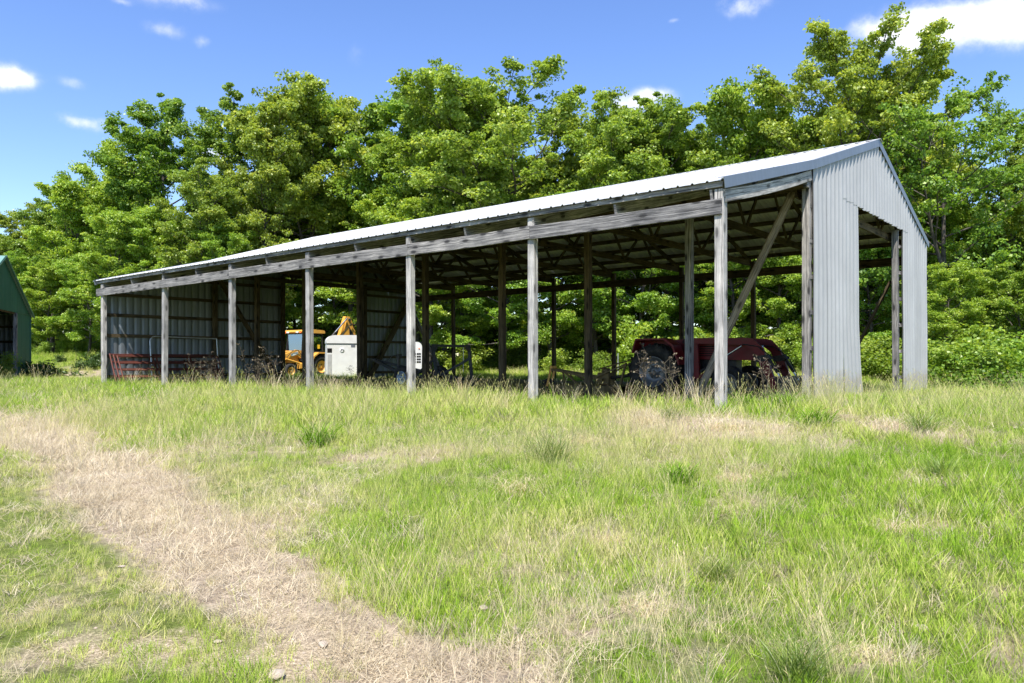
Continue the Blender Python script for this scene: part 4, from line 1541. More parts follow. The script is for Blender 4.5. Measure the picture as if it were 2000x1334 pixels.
def make_cart():
    t = thing('trailer_frame', 'dark two wheeled trailer frame with a rear hoop and tongue jack inside the barn', 'trailer', (-2.92, 25.0, gz(-2.92, 25.0)), math.atan2(.6, -.8))
    for y in (-.87, .87):
        wheel(t, (0, y, .36), .365, .19, .20, 'rim_blue' if y > 0 else 'dark_steel', 0, 1 if y > 0 else -1)
    P('axle', MB().tube([(0, -.86, .36), (0, .86, .36)], .045, 10), 'dark_steel', t)
    for y in (-.62, .62):
        P('side_rail', MB().beam((-1.36, y, .30), (.45, y, .52), .06, .09), 'dark_steel', t)
        P('tongue_bar', MB().beam((.45, y, .52), (2.15, y * .06, .90), .06, .09), 'dark_steel', t)
        P('hoop_post', MB().beam((-1.45, y * 1.35, .02), (-1.36, y * 1.35, .72), .07, .085, up=(1, 0, 0)).beam((-1.36, y * 1.35, .70), (-1.26, y * 1.40, 1.36), .07, .085, up=(1, 0, 0)), 'dark_steel', t)
        P('hoop_brace', MB().beam((-.35, y, .46), (-1.36, y * 1.35, .98), .05, .07), 'dark_steel', t)
        P('corner_gusset', MB().beam((-1.30, y * 1.38, 1.20), (-1.28, y * 1.12, 1.33), .05, .10), 'dark_steel', t)
    P('hoop_bar', MB().beam((-1.26, -.88, 1.36), (-1.26, .88, 1.36), .08, .08), 'dark_steel', t)
    P('cross_rail', MB().beam((-1.36, -.6, .31), (-1.36, .6, .31), .06, .08).beam((.45, -.62, .52), (.45, .62, .52), .06, .08), 'dark_steel', t)
    P('hitch', MB().box((2.22, 0, .92), (.2, .09, .09), bevel=.02), 'dark_steel', t)
    j = P('jack', MB().tube([(.42, .70, .12), (.36, .70, .98)], .038, 10).box((.35, .70, 1.04), (.15, .12, .13), bevel=.02), 'dark_steel', t)
    P('crank', MB().tube([(.36, .78, 1.06), (.36, .98, 1.05), (.55, 1.0, .90), (.62, 1.06, .88)], .014, 6), 'dark_steel', j)


make_cart()


# ------------------------------------------------------------------ white cabinets
def make_cabinets():
    Y = 41.5
    x = (667 - 1000) / F_PX * Y
    g = gz(x, Y)
    t = thing('white_cabinet', 'tall chalky white cabinet with rounded top and a round two holed vent, beside the backhoe', 'cabinet', (x, Y, g), math.atan2(x, Y) * -1 + .10)
    t.scale = (1.115, 1.115, 1.115)
    H = (.95 + 32 * Y / F_PX - g) / 1.115
    P('body', MB().prism([(-.77, .0), (.72, .0), (.70, H - .01), (-.72, H - .01)], -.45, .5), 'white_paint', t)
    pr = [(-.74, H)]
    for k in range(9):
        a = math.pi - k / 8 * math.pi / 2
        pr.append((-.35 + .39 * math.cos(a), H + .08 + .31 * math.sin(a)))
    pr += [(.70, H + .40), (.77, H + .35), (.77, H)]
    P('hood', MB().prism(pr, -.49, .54), 'white_paint', t)
    P('seam', MB().box((0, -.455, H - .012), (1.46, .02, .018)), 'dark_hole', t)
    P('hatch', MB().box((-.60, -.452, H - .34), (.22, .016, .20)), 'dark_hole', t)
    P('door_panel', MB().box((-.60, -.456, H - 1.02), (.20, .018, 1.0)), 'pale_grey', t)
    vt = P('vent', MB().lathe([(.001, 0), (.105, 0), (.105, -.02), (.085, -.03), (.001, -.03)], (-.02, -.452, H - .32), 'Y', 24), 'white_decal', t)
    for dx in (-.04, .042):
        P('vent_hole', MB().lathe([(.001, 0), (.032, 0), (.032, -.008), (.001, -.008)], (-.02 + dx, -.484, H - .315), 'Y', 14), 'dark_hole', vt)
    P('name_plate', MB().box((.50, -.455, H - .12), (.20, .012, .11)), 'grey_plate', t)
    P('corner_trim', MB().box((.70, -.47, H * .5), (.05, .04, H - .1)), 'white_paint', t)
    P('hinge', MB().box((.735, -.3, .35), (.04, .1, .2)).box((.73, -.3, H - .4), (.04, .1, .2)), 'dark_steel', t)
    Y = 43.5
    x = (806 - 1000) / F_PX * Y
    g = gz(x, Y)
    t = thing('louvred_cabinet', 'narrow white cabinet with rows of louvre slots behind the pale front post', 'cabinet', (x, Y, g), -math.atan2(x, Y))
    b, T = .26 - g, 1.96 - g
    pr = [(-.52, b), (.50, b), (.52, T - .3)] + [(.52 - .28 + .28 * math.cos(a), T - .28 + .28 * math.sin(a)) for a in [k / 6 * math.pi / 2 for k in range(1, 7)]] + [(-.52, T)]
    P('body', MB().prism(pr, -.4, .4), 'white_paint', t)
    P('base', MB().box((0, 0, b / 2), (.9, .6, b)), 'dark_steel', t)
    for k in range(4):
        z = b + 1.03 - .15 * k
        for xx in (.12, .28, .40):
            P('louvre_slot', MB().box((xx, -.404, z), (.11, .02, .09)), 'dark_hole', t)
    P('lens', MB().lathe([(.001, 0), (.04, 0), (.04, -.02), (.001, -.02)], (.36, -.40, T - .38), 'Y', 14), 'amber', t)


make_cabinets()


# ------------------------------------------------------------------ gates leaning on the far end wall
def make_gates():
    for i, (w, s, ln, lean, lab) in enumerate(((.30, 22.62, 3.9, .56, 'rusty red tube gate leaning nearest, its bright end frame by the end post'), (.22, 22.78, 3.9, .52, 'middle one of the three rusty red tube gates leaning on the end wall'), (.14, 22.95, 3.9, .47, 'rusty red tube gate innermost against the corrugated end wall'))):
        p = bw(w, s)
        t = thing('red_gate', lab, 'gate', (p.x, p.y, gz(p.x, p.y) + .06), 0, 'red gates leaning on the end wall')
        t.rotation_euler = (-lean, 0, BARN_RZ)
        for x in (0, ln):
            P('stile', MB().tube([(x, 0, 0), (x, 0, 1.24)], .028, 8), 'rusty', t)
        for k in range(5):
            z = .03 + .295 * k
            P('rail', MB().tube([(0, 0, z), (ln, 0, z)], .024, 8), 'rusty', t)
        for x in (ln * .36, ln * .70):
            P('upright', MB().box((x, -.02, .62), (.05, .012, 1.2)), 'rusty', t)
    p = bw(1.55, 23.2)
    t = thing('tube_gate', 'silver galvanised tube gate with a rounded corner standing behind the red gates', 'gate', (p.x, p.y, gz(p.x, p.y) + .02))
    t.rotation_euler = (-.12, 0, BARN_RZ)
    pts = [(0, 0, 0), (0, 0, 1.6)] + [(.22 - .22 * math.cos(a), 0, 1.62 + .22 * math.sin(a)) for a in [k / 6 * math.pi / 2 for k in range(7)]] + [(2.7, 0, 1.80)]
    P('frame_tube', MB().tube(pts, .026, 10), 'galv_tube', t)
    P('end_stile', MB().tube([(2.7, 0, 1.80), (2.7, 0, 0)], .026, 10), 'galv_tube', t)
    for z in (.25, .62, .98):
        P('rail', MB().tube([(0, 0, z), (2.7, 0, z)], .018, 8), 'galv_tube', t)


make_gates()


# ------------------------------------------------------------------ backhoe loader
def make_backhoe():
    ox, oy = -12.15, 46.5
    t = thing('backhoe_loader', 'orange backhoe loader with a dark glazed cab parked beyond the far barn door', 'backhoe', (ox, oy, gz(ox, oy)), math.atan2(-.8, -.6))
    for y in (-.86, .86):
        wheel(t, (0, y, .66), .68, .42, .36, 'orange', 18, 1 if y > 0 else -1, 'rear_wheel')
        wheel(t, (2.1, y * .95, .42), .43, .28, .24, 'orange', 0, 1 if y > 0 else -1, 'front_wheel')
        f = MB()
        out = [(-.80, .95), (-.62, 1.32), (-.25, 1.52), (.30, 1.52), (.66, 1.30), (.84, .92)]
        f.prism(out + [(.78, .90), (.60, 1.24), (.27, 1.45), (-.23, 1.45), (-.56, 1.26), (-.74, .93)], y - .27, y + .27)
        f.prism(out, y * .69 - .02, y * .69 + .02)
        P('fender', f, 'orange', t)
    P('chassis', MB().box((.7, 0, .72), (3.6, .62, .34), bevel=.03), 'dark_steel', t)
    P('axle', MB().tube([(0, -.8, .66), (0, .8, .66)], .12, 10).tube([(2.1, -.75, .42), (2.1, .75, .42)], .08, 10), 'dark_steel', t)
    P('hood', MB().prism([(1.25, .9), (2.75, .88), (2.80, 1.0), (2.74, 1.36), (2.6, 1.46), (1.25, 1.62)], -.46, .46), 'orange', t)
    P('grille', MB().box((2.80, 0, 1.12), (.04, .7, .4)), 'dark_hole', t)
    # cab
    P('cab_floor', MB().box((.45, 0, 1.08), (1.6, 1.5, .12)).prism([(-.32, .95), (1.22, .95), (1.22, 1.18), (-.32, 1.18)], .73, .76), 'dark_steel', t)
    zt_, zb_ = 2.62, 1.14
    fr = MB()
    for y in (-.74, .74):
        fr.beam((1.24, y, zb_), (1.10, y * .94, zt_), .07, .08, up=(1, 0, 0))
        fr.beam((.42, y, zb_), (.42, y * .94, zt_), .06, .07, up=(1, 0, 0))
        fr.beam((-.34, y, zb_), (-.26, y * .94, zt_), .07, .08, up=(1, 0, 0))
        fr.beam((-.30, y * .94, zt_), (1.12, y * .94, zt_), .07, .07)
        fr.beam((-.34, y, zb_ + .42), (.42, y, zb_ + .42), .06, .06)
    fr.beam((1.11, -.7, zt_), (1.11, .7, zt_), .06, .06)
    fr.beam((-.27, -.7, zt_), (-.27, .7, zt_), .06, .06)
    P('cab_frame', fr, 'engine', t)
    P('windscreen', MB().prism([(-.70, 1.30), (.70, 1.30), (.66, 2.58), (-.66, 2.58)], 1.13, 1.145, 'YZ'), 'glass_front', t)
    for y in (-.71, .71):
        P('side_window', MB().prism([(.46, 1.22), (1.18, 1.22), (1.08, 2.58), (.46, 2.58)], y - .006, y + .006), 'glass', t)
        P('side_window', MB().prism([(-.28, 1.60), (.38, 1.60), (.38, 2.58), (-.22, 2.58)], y - .006, y + .006), 'glass', t)
        P('lower_panel', MB().prism([(-.30, 1.16), (.38, 1.16), (.38, 1.53), (-.30, 1.53)], y - .01, y + .01), 'engine', t)
    P('rear_window', MB().prism([(-.66, 1.5), (.66, 1.5), (.66, 2.58), (-.66, 2.58)], -.30, -.29, 'YZ'), 'glass', t)
    P('seat', MB().box((.15, 0, 1.5), (.5, .5, .16), bevel=.05).box((-.1, 0, 1.85), (.14, .48, .65), bevel=.05), 'engine', t)
    P('steering_column', MB().tube([(.95, 0, 1.15), (.72, 0, 1.85)], .04, 8).box((.80, .25, 1.5), (.12, .12, .6)), 'engine', t)
    P('yellow_tag', MB().box((.0, .735, 1.86), (.16, .012, .24)), 'yellow_tag', t)
    rf = P('cab_roof', MB().prism([(-.42, 2.655), (1.24, 2.655), (1.30, 2.72), (1.22, 2.83), (.4, 2.88), (-.36, 2.84), (-.44, 2.76)], -.80, .80), 'orange', t)
    for y in (-.52, -.40, .36, .48):
        P('work_light', MB().box((1.31, y, 2.70), (.06, .09, .09), bevel=.01), 'lamp', rf)
    for y in (-.70, .70):
        P('beacon_lens', MB().box((1.30, y, 2.70), (.07, .13, .12), bevel=.02), 'amber', rf)
    # loader arms
    for y in (-.62, .62):
        P('loader_arm', MB().prism([(.95, 1.30), (1.15, 1.62), (1.6, 1.66), (2.65, 1.30), (3.10, .62), (3.02, .50), (2.85, .52), (2.4, 1.05), (1.5, 1.34), (1.2, 1.12)], y - .07, y + .07), 'orange', t)
        P('lift_cylinder', MB().tube([(1.25, y * 1.15, .85), (2.35, y * 1.15, 1.12)], .055, 10), 'orange', t)
        P('arm_decal', MB().prism([(1.45, 1.42), (1.95, 1.28), (2.0, 1.42), (1.5, 1.57)], y * 1.12 + .012 * (1 if y > 0 else -1) - .004, y * 1.12 + .012 * (1 if y > 0 else -1) + .004), 'white_decal', t)
        P('hose', MB().tube([(1.2, y * 1.18, 1.25), (1.5, y * 1.22, 1.62), (1.9, y * 1.2, 1.60), (2.3, y * 1.2, 1.2)], .018, 6), 'black', t)
    bk = [(3.0, .78), (3.02, .32), (3.2, .08), (3.75, .06), (3.75, .09), (3.22, .12), (3.06, .34), (3.04, .78)]
    P('front_bucket', MB().prism(bk, -1.05, 1.05).prism([(3.0, .78), (3.02, .32), (3.2, .08), (3.75, .06)], 1.03, 1.05).prism([(3.0, .78), (3.02, .32), (3.2, .08), (3.75, .06)], -1.05, -1.03), 'orange', t)
    P('step', MB().box((.82, .78, .62), (.4, .2, .05)).box((.82, .78, .35), (.4, .2, .05)).beam((.64, .78, .35), (.64, .78, 1.1), .03, .05).beam((1.0, .78, .35), (1.0, .78, 1.1), .03, .05), 'dark_steel', t)
    P('side_tank', MB().box((1.05, .62, .72), (.7, .36, .34), bevel=.04), 'orange', t)
    # hoe, folded up behind
    P('hoe_frame', MB().box((-.95, 0, .85), (.35, 1.6, .8), bevel=.03), 'dark_steel', t)
    for y in (-.7, .7):
        P('stabiliser', MB().beam((-1.0, y, 1.1), (-1.1, y * 1.35, 2.0), .12, .14, up=(1, 0, 0)).box((-1.1, y * 1.4, 2.05), (.3, .3, .06)), 'orange', t)
    P('boom', MB().prism([(-1.05, .9), (-1.35, .85), (-2.1, 2.15), (-2.85, 3.60), (-2.75, 3.80), (-2.45, 3.80), (-2.36, 3.62), (-2.02, 2.7), (-1.4, 1.6)], .08, .34), 'orange', t)
    P('dipper', MB().prism([(-2.46, 3.62), (-2.80, 3.66), (-3.12, 3.0), (-3.55, 1.5), (-3.35, 1.42), (-2.75, 2.45), (-2.05, 2.2), (-2.30, 2.9)], .02, .40), 'orange', t)
    P('dipper_gusset', MB().prism([(-2.62, 3.2), (-2.72, 2.5), (-3.0, 2.2), (-3.05, 2.6)], .40, .43), 'dark_steel', t)
    P('boom_pivot', MB().tube([(-2.66, -.06, 3.58), (-2.66, .48, 3.58)], .09, 12), 'dark_steel', t)
    c = P('boom_cylinder', MB().tube([(-.70, .50, 2.0), (-1.45, .50, 2.76)], .065, 10), 'dark_steel', t)
    P('piston_rod', MB().tube([(-1.45, .50, 2.76), (-2.40, .50, 3.66)], .05, 10), 'chrome', c)
    P('hose', MB().tube([(-1.2, .56, 2.0), (-1.9, .58, 2.55), (-2.4, .56, 3.1), (-2.8, .50, 3.35), (-3.05, .48, 3.0)], .03, 6), 'black', t)
    P('hoe_bucket', MB().prism([(-3.3, 1.6), (-3.75, 1.5), (-3.8, 1.0), (-3.4, .75), (-2.9, 1.0), (-3.2, 1.1)], -.15, .55), 'dark_steel', t)


make_backhoe()


# ------------------------------------------------------------------ green shed
def make_shed():
    cx, cy = -26.3, 42.0
    gv = Vector((.34, -.94))                # along the gable towards us
    gv.normalize()
    rz = math.atan2(gv.y, gv.x)             # local x runs along the gable; local -y is out of the gable
    t = thing('green_shed', 'dark green metal shed with an open doorway at the left picture edge', 'shed', (cx, cy, gz(cx, cy)), rz)
    # local y: rotate x by +90 -> (.94,.34) which faces us; the shed runs to -y
    W, EZ, PZ, L = 10.6, 3.45, 6.0, 9.0
    d0, d1, dt = 2.75, 7.85, 3.42

    def rz_(x):
        return PZ - abs(x - W / 2) * (PZ - EZ) / (W / 2)

    def sheet(x0, x1, zb, zt, y, name='siding_panel', mat='green_metal', axis='x', amp=.022, pitch=.2286):
        n = max(8, int((x1 - x0) / pitch * 8))
        vs, fs, uv = [], [], []
        for i in range(n + 1):
            x = x0 + (x1 - x0) * i / n
            off = amp * rib(x / pitch)
            for z in (zb(x), zt(x)):
                vs.append((x, y + off, z) if axis == 'x' else (y + off, x, z))
        for i in range(n):
            f = (2 * i, 2 * i + 2, 2 * i + 3, 2 * i + 1)
            fs.append(f)
            uv.append([(vs[k][0] + vs[k][1], vs[k][2]) for k in f])
        return P(name, MB().add(vs, fs, uv, smooth=True), mat, t)
    lo = lambda x: -.2
    for a, b in ((0, .92), (.92, 1.83), (1.83, d0), (d1, 8.75), (8.75, 9.66), (9.66, W)):
        sheet(a, b, lo, lambda x: min(rz_(x), EZ + .03), 0)
    for k, (a, b) in enumerate(zip(np.linspace(0, W / 2, 7)[:-1], np.linspace(0, W / 2, 7)[1:])):
        sheet(a, b, lambda x: EZ - .02, lambda x: rz_(x) - .02, .012 + .002 * (k % 2))
        sheet(W - b, W - a, lambda x: EZ - .02, lambda x: rz_(x) - .02, .012 + .002 * (k % 2))
    for a in np.arange(-L, -.05, .9):
        sheet(a, a + .9, lo, lambda x: EZ, -.02, axis='y', mat='siding_in', name='wall_panel')
    for a in np.arange(0, W - .05, 1.06):
        sheet(a, a + 1.06, lo, lambda x: rz_(x) - .03, -L, name='end_panel', mat='siding_in')
    for x0, x1 in ((-.22, W / 2), (W / 2, W + .22)):
        for y in np.arange(-L - .2, .15, .94):
            vs = [(x0, y, rz_(x0) + .03), (x1, y, rz_(x1) + .03), (x1, y + .94, rz_(x1) + .03), (x0, y + .94, rz_(x0) + .03)]
            vs += [(a, b, c - .02) for a, b, c in vs]
            fs = [(0, 1, 2, 3), (7, 6, 5, 4), (0, 4, 5, 1), (1, 5, 6, 2), (2, 6, 7, 3), (3, 7, 4, 0)]
            P('roof_panel', MB().add(vs, fs, [[(vs[q][1], vs[q][0]) for q in f] for f in fs]), 'green_roof', t)
        P('rake_trim', MB().beam((x0, .17, rz_(x0) - .02), (x1, .17, rz_(x1) - .02), .03, .17), 'green_metal', t)
    P('corner_trim', MB().beam((-.02, .03, -.2), (-.02, .03, EZ), .05, .09, up=(1, 0, 0)), 'green_metal', t)
    P('seam_trim', MB().beam((0, .05, EZ), (d0, .05, EZ), .012, .03), 'green_metal', t)
    P('post', MB().beam((d0 + .09, -.03, -.3), (d0 + .09, -.03, dt), .17, .17, up=(0, 1, 0), bevel=.01), 'wood_grey', t)
    P('post', MB().beam((d1 - .09, -.03, -.3), (d1 - .09, -.03, dt), .17, .17, up=(0, 1, 0), bevel=.01), 'wood_grey', t)
    for y in (-3, -6, -8.9):
        P('post', MB().beam((.1, y, -.3), (.1, y, EZ), .15, .15, up=(0, 1, 0)), 'wood_in', t)
    P('door_header', MB().beam((d0 - .1, -.06, dt + .06), (d1 + .1, -.06, dt + .06), .05, .25), 'wood_in', t)
    for z in (.4, 1.2, 2.0, 2.8):
        P('girt', MB().beam((.05, -L + .1, z), (.05, -.15, z), .05, .12), 'wood_in', t)
        P('girt', MB().beam((.1, -L + .08, z), (W - .1, -L + .08, z), .05, .12), 'wood_in', t)
    P('brace', MB().beam((.15, -.4, .2), (.15, -3.0, 3.1), .05, .18), 'wood_in', t)
    for y in (-2.5, -5.0, -7.5):
        P('truss_chord', MB().beam((.05, y, EZ - .05), (W - .05, y, EZ - .05), .05, .16), 'wood_in', t)
    for x in (0, W):
        pass
    for a in np.arange(-L, -.05, .9):
        sheet(a, a + .9, lo, lambda x: EZ, W + .02, axis='y', mat='green_metal', name='wall_panel')


make_shed()

# ------------------------------------------------------------------ small things in the field
for px, Y, top, lab in ((1207, 36.5, 690, 'thin pale steel fence stake left of the tractor wheel'), (905, 39, 672, 'thin greenish steel fence stake behind the trailer hoop')):
    p = at(px, Y)
    t = thing('fence_stake', lab, 'fence stake', p)
    H = EYE + (HOR - top) / F_PX * Y - p.z
    P('stake', MB().box((0, 0, H / 2 - .1), (.035, .012, H + .2)).box((0, .015, H / 2), (.012, .03, H)), 'galv_tube', t)


def stone_mesh(seed, r, flat):
    R = np.random.default_rng(seed)
    import bmesh
    bm = bmesh.new()
    bmesh.ops.create_icosphere(bm, subdivisions=2, radius=1)
    dirs = [Vector(R.normal(0, 1, 3)).normalized() for _ in range(9)]
    offs = .62 + .3 * R.random(9)
    for v in bm.verts:
        for d, o in zip(dirs, offs):
            k = v.co.dot(d)
            if k > o:
                v.co -= d * (k - o) * .9
        v.co = Vector((v.co.x * r * (1 + .3 * (seed % 3)), v.co.y * r, v.co.z * r * flat))
    me = bpy.data.meshes.new('stone')
    bm.to_mesh(me)
    bm.free()
    me.materials.append(M['stone'])
    return me


ST = [stone_mesh(k, .05, .55) for k in range(4)]
for px, py, sz, lab in ((100, 722, 3.4, 'larger pale stone lying in the dry grass left of the barn'), (86, 724, 2.6, 'small pale stone beside the larger one, left of the barn'), (945, 1190, .9, 'flat pale stone in the grass left of centre foreground'), (540, 1325, 1.5, 'white stone at the bottom edge beside the worn track'),
                        (1000, 1195, .7, 'small stone right of the flat pale foreground stone'), (238, 1108, .55, 'reddish stone in the sparse grass at lower left'), (630, 1262, .9, 'buff stone lying on the worn track'), (425, 1256, .7, 'round buff stone in the thin grass left of the track'),
                        (1800, 1232, 1.2, 'pale crumpled leaf shaped stone in the grass at lower right'), (1985, 838, 1.3, 'pale stone at the right edge of the meadow'), (1010, 1232, .9, 'whitish flat stone between dry stalks in the foreground'), (560, 1160, .6, 'small buff stone near the middle of the track')):
    c = gpx(px, py)
    o = obj('stone', ST[int(px) % 4], None, (c.x, c.y, c.z + .012 * sz), random.random() * 6)
    sz *= .62
    o.scale = (sz, sz, sz * .9)
    tag(o, lab, 'stone', 'loose stones in the meadow')


# ------------------------------------------------------------------ grass
def blades(R, n, h, hv, w, spread, lean, curl=.5, seg=2, flat=0.0, head=0.0, weep=0.0):
    """a tuft of tapering blades -> verts, tris(as quads), tone"""
    V, Q, T = [], [], []
    o = 0
    for i in range(n):
        a = R.random() * 6.283
        r = spread * math.sqrt(R.random())
        b = np.array([math.cos(a) * r, math.sin(a) * r, -.02])
        az = R.random() * 6.283
        H = h * (1 - hv + 2 * hv * R.random())
        ln = lean * (.3 + 1.2 * R.random())
        if flat:
            ln = 1.2 + flat * R.random()
        dirv = np.array([math.cos(az) * math.sin(min(ln, 1.5)), math.sin(az) * math.sin(min(ln, 1.5)), math.cos(min(ln, 1.5))])
        out = np.array([math.cos(az), math.sin(az), 0])
        face = az + R.normal(0, .9) + 1.57
        sd = np.array([math.cos(face), math.sin(face), 0]) * w * (.7 + .6 * R.random())
        tone = R.random()
        pts = [b]
        for k in range(1, seg + 1):
            t = k / seg
            p = b + dirv * H * t + out * curl * H * t * t * .35 - np.array([0, 0, 1]) * weep * H * t * t * t
            if flat:
                p[2] = max(p[2], .004 + .03 * t * R.random() + .015)
            pts.append(p)
        wd = np.linspace(1, .25, seg + 1)
        if head:
            wd = np.full(seg + 1, .55)
        for p, ww in zip(pts, wd):
            V += [p - sd * ww, p + sd * ww]
        for k in range(seg):
            q = o + 2 * k
            Q.append((q, q + 1, q + 3, q + 2))
            T.append(tone * .8 + .2 * (k + 1) / seg)
        o += 2 * (seg + 1)
        if head:
            # a slim seed head of three crossed slivers
            d = pts[-1] - pts[-2]
            d = d / (np.linalg.norm(d) + 1e-9)
            L = head * (.7 + .6 * R.random())
            for j in range(2):
                s2 = np.array([math.cos(face + 1.57 * j), math.sin(face + 1.57 * j), 0]) * w * 1.5
                m = pts[-1] + d * L * .4
                e = pts[-1] + d * L - np.array([0, 0, 1]) * L * .15
                V += [pts[-1], m - s2, e, m + s2]
                Q.append((o, o + 1, o + 2, o + 3))
                T.append(min(1, tone * .5 + .55))
                o += 4
    return np.array(V), np.array(Q), np.array(T)


TUFTS = bpy.data.collections.new('grass_tufts')        # kept out of the scene, read by the meadow's nodes


def tuft_set(prefix, mat, specs, seed):
    col = bpy.data.collections.new(prefix)
    for i, sp in enumerate(specs):
        R = np.random.default_rng(seed + i)
        V, Q, T = blades(R, **sp)
        me = fast_mesh('%s_%02d' % (prefix, i), V, Q, M[mat], T)
        o = bpy.data.objects.new('%s_%02d' % (prefix, i), me)
        col.objects.link(o)
    return col


C_GREEN = tuft_set('green_tuft', 'grass', [dict(n=30, h=.13, hv=.35, w=.0030, spread=.10, lean=.35), dict(n=34, h=.10, hv=.35, w=.0032, spread=.12, lean=.5), dict(n=26, h=.17, hv=.3, w=.0030, spread=.09, lean=.3),
                                           dict(n=30, h=.12, hv=.4, w=.0036, spread=.11, lean=.6, curl=.9), dict(n=34, h=.15, hv=.4, w=.0026, spread=.10, lean=.28), dict(n=22, h=.08, hv=.4, w=.0034, spread=.13, lean=.8)], 200)
C_FAR = tuft_set('far_tuft', 'grass', [dict(n=40, h=.20, hv=.4, w=.0060, spread=.22, lean=.35), dict(n=40, h=.16, hv=.4, w=.0065, spread=.24, lean=.5), dict(n=36, h=.24, hv=.35, w=.0058, spread=.20, lean=.3, curl=.8), dict(n=36, h=.14, hv=.4, w=.0070, spread=.24, lean=.6)], 300)
C_THATCH = tuft_set('thatch_mat', 'dry', [dict(n=34, h=.13, hv=.5, w=.0026, spread=.16, lean=1, flat=.4), dict(n=30, h=.16, hv=.5, w=.0028, spread=.16, lean=1, flat=.3), dict(n=30, h=.10, hv=.5, w=.0026, spread=.15, lean=.9, curl=.8), dict(n=26, h=.14, hv=.4, w=.0024, spread=.12, lean=.6)], 400)
C_SEED = tuft_set('seed_stalk', 'seed', [dict(n=13, h=.34, hv=.3, w=.0019, spread=.12, lean=.22, curl=.5, seg=3, head=.055), dict(n=11, h=.28, hv=.3, w=.0019, spread=.13, lean=.3, curl=.7, seg=3, head=.05), dict(n=14, h=.40, hv=.25, w=.0018, spread=.13, lean=.18, curl=.5, seg=3, head=.06), dict(n=15, h=.24, hv=.3, w=.0020, spread=.12, lean=.3, curl=.4, seg=2)], 500)


def scatter(name, label, coll, pts, scale, tint, normal_lean=.12):
    n = len(pts)
    me = bpy.data.meshes.new(name)
    me.vertices.add(n)
    me.vertices.foreach_set('co', np.asarray(pts, np.float32).ravel())
    for nm, typ, arr in (('size', 'FLOAT', scale), ('tint', 'FLOAT', tint)):
        a = me.attributes.new(nm, typ, 'POINT')
        a.data.foreach_set('value', np.asarray(arr, np.float32))
    a = me.attributes.new('turn', 'FLOAT_VECTOR', 'POINT')
    rot = np.stack([rng.normal(0, normal_lean, n), rng.normal(0, normal_lean, n), rng.random(n) * 6.283], 1)
    a.data.foreach_set('vector', rot.astype(np.float32).ravel())
    o = obj(name, me)
    tag(o, label, None, None, 'stuff')
    g = bpy.data.node_groups.new(name, 'GeometryNodeTree')
    g.interface.new_socket('Geometry', in_out='INPUT', socket_type='NodeSocketGeometry')
    g.interface.new_socket('Geometry', in_out='OUTPUT', socket_type='NodeSocketGeometry')
    N, L = g.nodes.new, g.links.new
    gi, go = N('NodeGroupInput'), N('NodeGroupOutput')
    ip = N('GeometryNodeInstanceOnPoints')
    ci = N('GeometryNodeCollectionInfo')
    ci.inputs['Collection'].default_value = coll
    ci.inputs['Separate Children'].default_value = True
    ci.inputs['Reset Children'].default_value = True

    def attr(nm, typ):
        a_ = N('GeometryNodeInputNamedAttribute')
        a_.data_type = typ
        a_.inputs['Name'].default_value = nm
        return a_.outputs['Attribute']
    L(gi.outputs[0], ip.inputs['Points'])
    L(ci.outputs[0], ip.inputs['Instance'])
    ip.inputs['Pick Instance'].default_value = True
    rv = N('FunctionNodeRandomValue')
    rv.data_type = 'INT'
    rv.inputs['Min'].default_value = 0
    rv.inputs['Max'].default_value = 97
    L(rv.outputs[2], ip.inputs['Instance Index'])
    L(attr('turn', 'FLOAT_VECTOR'), ip.inputs['Rotation'])
    L(attr('size', 'FLOAT'), ip.inputs['Scale'])
    L(ip.outputs[0], go.inputs[0])
    md = o.modifiers.new('meadow', 'NODES')
    md.node_group = g
    return o


def fan(r0, r1, per_m2, half=43.0):
    half = 56.0 if r1 <= 15 else half
    """random ground points in the fan in front of the camera, with a margin"""
    a = math.radians(half)
    n = int(per_m2 * a * (r1 * r1 - r0 * r0))
    r = np.sqrt(r0 * r0 + (r1 * r1 - r0 * r0) * rng.random(n))
    t = (rng.random(n) * 2 - 1) * a
    return r * np.sin(t), r * np.cos(t)


def local(x, y):
    w = (x - P6.x) * D2.x + (y - P6.y) * D2.y
    s = (x - P6.x) * D1.x + (y - P6.y) * D1.y
    return w, s


def vnoise(x, y, k, seed):
    r = np.random.default_rng(seed)
    z = np.zeros_like(x)
    for i in range(7):
        a = r.random() * 6.28
        f = k * (.6 + 1.5 * r.random())
        z += np.sin((x * math.cos(a) + y * math.sin(a)) * f + r.random() * 6.28)
    return z / 3.7


def keep(x, y):
    """1 where meadow grows; thin inside the barn, none in the wood's shade"""
    w, s = local(x, y)
    ins = (w > .9) & (w < 14.8) & (s > .25) & (s < 23.4)
    return ~ins


def sow(r0, r1, density, half=43.0):
    x, y = fan(r0, r1, density, half)
    m = keep(x, y)
    x, y = x[m], y[m]
    dry, bare, ins = patch_fields(x, y)
    return x, y, dry, bare


def pts3(x, y):
    return np.stack([x, y, ground_z(x, y)], 1)


